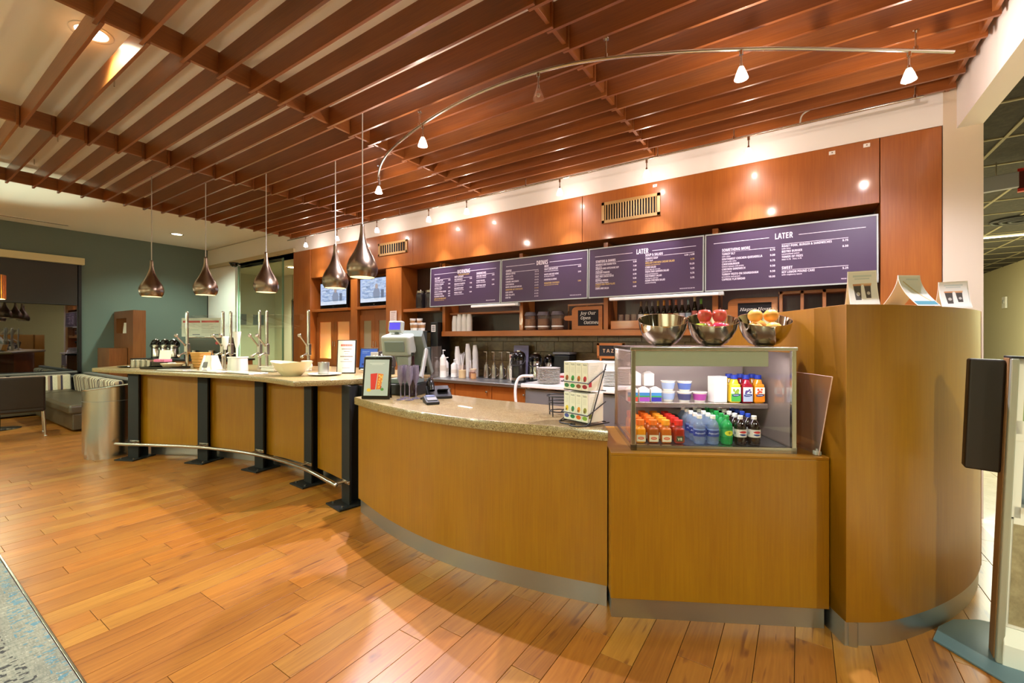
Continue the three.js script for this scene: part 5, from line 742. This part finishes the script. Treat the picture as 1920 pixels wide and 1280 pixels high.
// ================= hand sanitiser stand =================
{
  const t = thing('sanitizer_stand', 'white hand sanitiser stand with blue-grey foot at the right edge', 'sanitiser stand', [.79, 0, -2.94], -.08);
  const foot = plan([[.552, -2.955], [.6, -3.1], [.68, -3.22], [.79, -3.29], [1.0, -3.32], [1.2, -3.15], [1.22, -2.85], [1.1, -2.7], [.85, -2.7], [.76, -2.74]].map(([x, z]) => { const a = x - .79, b = z + 2.94, c = Math.cos(-.08), s = Math.sin(-.08); return [a * c - b * s, a * s + b * c]; }), .001, .012, .003);
  obj('foot_plate', foot, S(0x5d7480, .35), t);
  const up = new THREE.Group(); up.name = 'upright'; up.position.set(-.03, .012, 0); up.rotation.z = -.035; t.add(up);
  obj('side_panel', rb(.014, 1.4, .09, .002, 0, .7, -.03), S(0x8a6238, .6), up); obj('edge_profile', rb(.026, 1.4, .03, .006, .008, .7, .035), S(0xa8a696, .4, .3), up); obj('back_panel', rb(.42, 1.38, .02, .004, .21, .69, -.075), M.white, up); obj('top_cap', rb(.43, .01, .13, .002, .21, 1.405, -.02), M.charcoal, up); obj('far_profile', rb(.026, 1.4, .1, .006, .42, .7, -.02), S(0xa8a696, .4, .3), up);
  obj('header_print', pl(.37, .26, .21, 1.25, .0365), S(0xffffff, .5, 0, { map: canvas(256, 180, (c, W, H) => { c.fillStyle = '#8fa372'; c.fillRect(0, 0, W, H); c.fillStyle = '#9db384'; c.beginPath(); c.ellipse(120, 60, 90, 50, .4, 0, 7); c.fill(); c.fillStyle = '#748a4e'; c.beginPath(); c.ellipse(40, 150, 26, 60, .1, 0, 7); c.fill(); text(c, 'CO', 22, 84, 30, { c: '#e6e6d0', w: '' }); text(c, 'A', 62, 116, 30, { c: '#e6e6d0', w: '' }); }) }), up);
  obj('front_frame', [bx(.4, .025, .05, .21, 1.388, .012), bx(.4, .09, .05, .21, 1.075, .012), bx(.022, .34, .05, .03, 1.23, .012), bx(.022, .34, .05, .39, 1.23, .012), bx(.36, .3, .04, .21, 1.25, .01)], M.whiteGloss, up);
  obj('niche_back', rb(.34, .34, .02, .01, .21, .87, -.04), S(0x8d949c, .4), up); obj('niche_rim', [bx(.03, .36, .07, .035, .86, .0), bx(.03, .36, .07, .385, .86, .0), bx(.36, .08, .07, .21, .69, .0)], M.whiteGloss, up); obj('drip_tray', prof([[-.02, .73], [.06, .745], [.06, .76], [-.02, .77]], .28, .21, .004), S(0x8a929a, .3), up);
  obj('lower_print', pl(.36, .46, .21, .42, .034), S(0xffffff, .55, 0, { map: (() => { const tt = stickerTex.clone(); tt.repeat.set(1, 1); tt.needsUpdate = true; return tt; })() }), up);
  obj('lettering', pl(.2, .04, .2, .585, .0346), S(0xffffff, .55, 0, { map: canvas(256, 52, (c, W, H) => { c.fillStyle = '#9a8a66'; c.fillRect(0, 0, W, H); text(c, 'ECOLAB', 8, 42, 46, { c: '#ece6d4' }); }) }), up);
  obj('lower_panel', rb(.39, .5, .05, .006, .21, .42, .007), M.whiteGloss, up); obj('skirt', prof([[-.05, .0], [.05, .0], [.06, .1], [.034, .17], [-.05, .17]], .39, .21, .004), M.whiteGloss, up);
  obj('waste_box', rb(.12, .53, .08, .01, -.068, 1.125, -.05), S(0x221812, .45), up);
}
// ================= left side: bin, seats, table =================
{
  const t = thing('waste_bin', 'round brushed steel waste bin with slanted open top', 'waste bin', [-7.43, 0, -1.82], .9), H = .93, r = .265;
  const g = cy(r, r, H - .07, 0, (H - .07) / 2 + .07, 0, 48, true), p = g.attributes.position; for (let i = 0; i < p.count; i++) if (p.getY(i) > .5) p.setY(i, H - .05 + p.getX(i) * .12); g.computeVertexNormals();
  obj('bin_shell', g, M.steelBin, t); obj('base_ring', cy(r - .02, r - .02, .07, 0, .035, 0, 40), M.steelSmooth, t); obj('seam_ring', new THREE.TorusGeometry(r + .001, .002, 6, 48).rotateX(Math.PI / 2).translate(0, .72, 0), M.grey, t);
  const rim = new THREE.TorusGeometry(r, .008, 8, 48).rotateX(Math.PI / 2); { const q = rim.attributes.position; for (let i = 0; i < q.count; i++) q.setY(i, q.getY(i) + H - .05 + q.getX(i) * .12); } obj('rim', rim, M.chrome, t);
  const ln2 = la([[r - .01, 0], [r - .03, -.12], [.0, -.2]], 0, 0, 0, 40); { const q = ln2.attributes.position; for (let i = 0; i < q.count; i++) q.setY(i, q.getY(i) + H - .05 + q.getX(i) * .12); } obj('liner_bag', ln2, S(0xe6ece6, .5), t);
}
{
  const t = thing('banquette', 'corner banquette with brown leather seat and striped back', 'banquette');
  obj('seat_cushion', [rb(.62, .16, 3.6, .05, -12.62, .36, -.75)], M.brownLeather, t); obj('seat_cushion', rb(2.6, .16, .66, .05, -11.0, .36, -2.2), M.brownLeather, t);
  obj('seat_front', [rb(.54, .26, 3.5, .02, -12.66, .16, -.75), rb(2.56, .26, .6, .02, -11.0, .16, -2.22)], M.brownLeather, t);
  for (let i = 0; i < 4; i++) obj('back_cushion', rb(.16, .36, .88, .05, -12.98, .58, -2.1 + i * .89 + .0, 0, 0, .1), M.stripe, t, { oy: i * .2, grain: 'y' });
  for (let i = 0; i < 3; i++) obj('back_cushion', rb(.86, .36, .16, .05, -12.2 + i * .87 - .05 + .0, .58, -2.6, .1), M.stripe, t, { ox: i * .3 });
  obj('back_cap', [rb(.1, .04, 3.7, .012, -13.06, .79, -.8), rb(2.8, .04, .1, .012, -11.2, .78, -2.7)], M.grey, t); obj('back_shell', [bx(.06, .7, 3.7, -13.08, .41, -.8), bx(2.8, .7, .05, -11.2, .41, -2.71)], M.charcoal, t);
}
{
  const t = thing('leather_chair', 'dark leather chair with steel legs at the left edge', 'chair', [-10.02, 0, -1.4], 1.45);
  obj('backrest', rb(.52, .5, .06, .03, 0, .68, .25, .1), M.leather, t); obj('seat', rb(.52, .1, .5, .03, 0, .43, 0), M.leather, t); obj('top_piping', rb(.5, .016, .05, .006, 0, .925, .272), S(0x8a7a72, .3), t);
  for (const [x, z] of [[-.24, .22], [.24, .22], [-.24, -.22], [.24, -.22]]) { const l = obj('leg', ln([x, .4, z], [x * 1.08, .0, z * 1.12], .014, 10), M.steelSmooth, t); obj('glide', cy(.016, .018, .012, x * 1.08, .006, z * 1.12, 12), M.plasticGrey, l); }
  const s = thing('cafe_table', 'dark round foot table with wooden top behind the leather chair', 'table', [-11.1, 0, -1.3]); obj('tabletop', rb(.8, .035, .8, .01, 0, .735, 0), M.orange, s); obj('pedestal', cy(.035, .035, .7, 0, .37, 0, 16), M.black, s); obj('foot_disc', la([[0, .025], [.1, .022], [.27, .006], [.275, 0], [0, 0]]), M.blackGloss, s);
}
{
  const t = thing('wood_divider', 'stepped wooden cabinet with a small niche by the slate wall', 'cabinet', [-12.55, 0, -3.4]);
  obj('tall_body', [bx(1.24, 1.62, .22, 0, .81, 0), bx(1.24, .16, .22, 0, 2.04, 0), bx(.16, .34, .22, -.54, 1.79, 0), bx(.42, .34, .22, .41, 1.79, 0)], M.dark, t); obj('niche_back', bx(1.0, .36, .02, 0, 1.79, -.1), M.dark, t); obj('low_step', rb(.8, 1.3, .3, .004, -.1, .65, .27), M.dark, t);
  const k = thing('niche_card', 'small white and red card standing in the cabinet niche', 'card', [-12.54, 1.621, -3.36], .9); obj('card_leaf', rb(.12, .24, .006, .002, 0, .12, .03, -.2), M.paper, k); obj('card_leaf', rb(.12, .24, .006, .002, 0, .12, -.03, .2), S(0xc85a4a, .7), k);
  const s = thing('drink_station', 'dark drinks station behind the tall counter', 'counter', [-9.9, 0, -3.65], .36); obj('station_body', rb(2.2, 1.08, .6, .006, 0, .54, 0), M.dark, s); obj('station_top', rb(2.26, .04, .66, .008, 0, 1.1, 0), M.black, s);
  const SP = (a, b) => [-9.9 + Math.cos(.36) * a + Math.sin(.36) * b, -3.65 - Math.sin(.36) * a + Math.cos(.36) * b];
  [-.8, -.58, -.36].forEach((a, i) => { const [x, z] = SP(a - .0, .08); airpot(x, 1.1205, z, ['left', 'middle', 'right'][i] + ' of three black topped airpots on the drinks station', false, 1.05, 'airpots on the drinks station', .9); });
  { const [x, z] = SP(.4, -.02), m = thing('espresso_machine', 'dark espresso machine on the drinks station', 'espresso machine', [x, 1.1205, z], .5); obj('machine_body', rb(.74, .3, .4, .02, 0, .25, -.04), S(0x3a3c34, .3, .5), m); obj('base', rb(.72, .08, .46, .012, 0, .04, 0), M.blackSteel, m); for (const a of [-.18, .16]) { const g = obj('brew_group', cy(.05, .05, .08, a, .12, .19, 18), M.chrome, m); obj('portafilter', [cy(.035, .03, .03, a, .07, .19, 16), ln([a, .075, .2], [a, .06, .34], .012)], M.black, g); } obj('top_rail', [rb(.72, .012, .012, .004, 0, .406, .14), rb(.72, .012, .012, .004, 0, .406, -.22)], M.chrome, m); obj('gauge', cy(.03, .03, .01, .26, .3, .165, 18, false, Math.PI / 2), M.red, m); }
  for (const [a, w] of [[-.02, 'left'], [.42, 'right']]) { const [x, z] = SP(a + .06, .06), n = thing('instruction_sign', w + ' white instruction sign with a red stripe over the espresso machine', 'sign', [x, 1.542, z], .5); obj('sign_plate', rb(.42, .36, .012, .004, 0, .18, 0), S(0xdfe6da, .6), n); obj('sign_print', pl(.41, .35, 0, .18, .0065), S(0xffffff, .6, 0, { map: canvas(240, 200, (c, W, H) => { c.fillStyle = '#d3dbcc'; c.fillRect(0, 0, W, H); c.fillStyle = '#c0504a'; c.fillRect(14, 26, 210, 22); c.fillStyle = '#9fae9f'; for (let i = 0; i < 7; i++) c.fillRect(16, 66 + i * 15, 60 + rnd() * 130, 4); c.fillStyle = '#5a6a7a'; c.fillRect(130, 176, 90, 8); }) }), n); obj('bracket', bx(.2, .01, .05, 0, -.004, 0), M.steelSmooth, n); }
}
// ================= beyond the column =================
{
  const s = thing('hall_sign', 'grey and dark red sign box hanging under the hall ceiling', 'sign', [1.86, 3.05, -6.75], -.25); obj('grey_plate', rb(.28, .16, .06, .008, -.08, .12, 0), S(0x8f9098, .6), s); obj('red_box', rb(.42, .22, .05, .006, .26, .12, -.06), S(0x5a1210, .5), s); obj('red_border', [bx(.42, .03, .06, .26, .225, -.05), bx(.42, .03, .06, .26, .015, -.05)], M.red, s); obj('hanger', [cy(.006, .006, .15, -.1, .275, 0, 8), cy(.006, .006, .12, .3, .29, -.06, 8)], M.steelSmooth, s);
  const d = thing('ceiling_diffuser', 'dark square ceiling air diffuser above the hanging sign', 'vent', [2.2, 3.4, -5.6]); for (const [w, yy] of [[.6, -.004], [.46, -.014], [.32, -.024], [.18, -.034]]) obj('louvre_ring', [bx(w, .012, .03, 0, yy, w / 2), bx(w, .012, .03, 0, yy, -w / 2), bx(.03, .012, w, w / 2, yy, 0), bx(.03, .012, w, -w / 2, yy, 0)], M.tbar, d);
  const e = thing('ceiling_diffuser', 'dark round ceiling air diffuser deep in the hall', 'vent', [2.9, 3.4, -10.2]); for (const r of [.3, .2, .1]) obj('louvre_ring', new THREE.TorusGeometry(r, .02, 6, 30).rotateX(Math.PI / 2).translate(0, -.015 - (.3 - r) * .06, 0), M.darkGrey, e);
  const k = thing('thermostat', 'small white box on the cream hall wall', 'thermostat', [4.49, 2.45, -16.6], -Math.PI / 2); obj('cover', rb(.24, .3, .04, .01, 0, 0, .02), M.paper, k); obj('dial', cy(.05, .05, .02, 0, .02, .045, 18, false, Math.PI / 2), M.plasticGrey, k);
}
// ================= finish =================
scene.traverse(o => { if (o.isMesh) { o.castShadow = true; o.receiveShadow = true; } });
renderer.render(scene, camera);
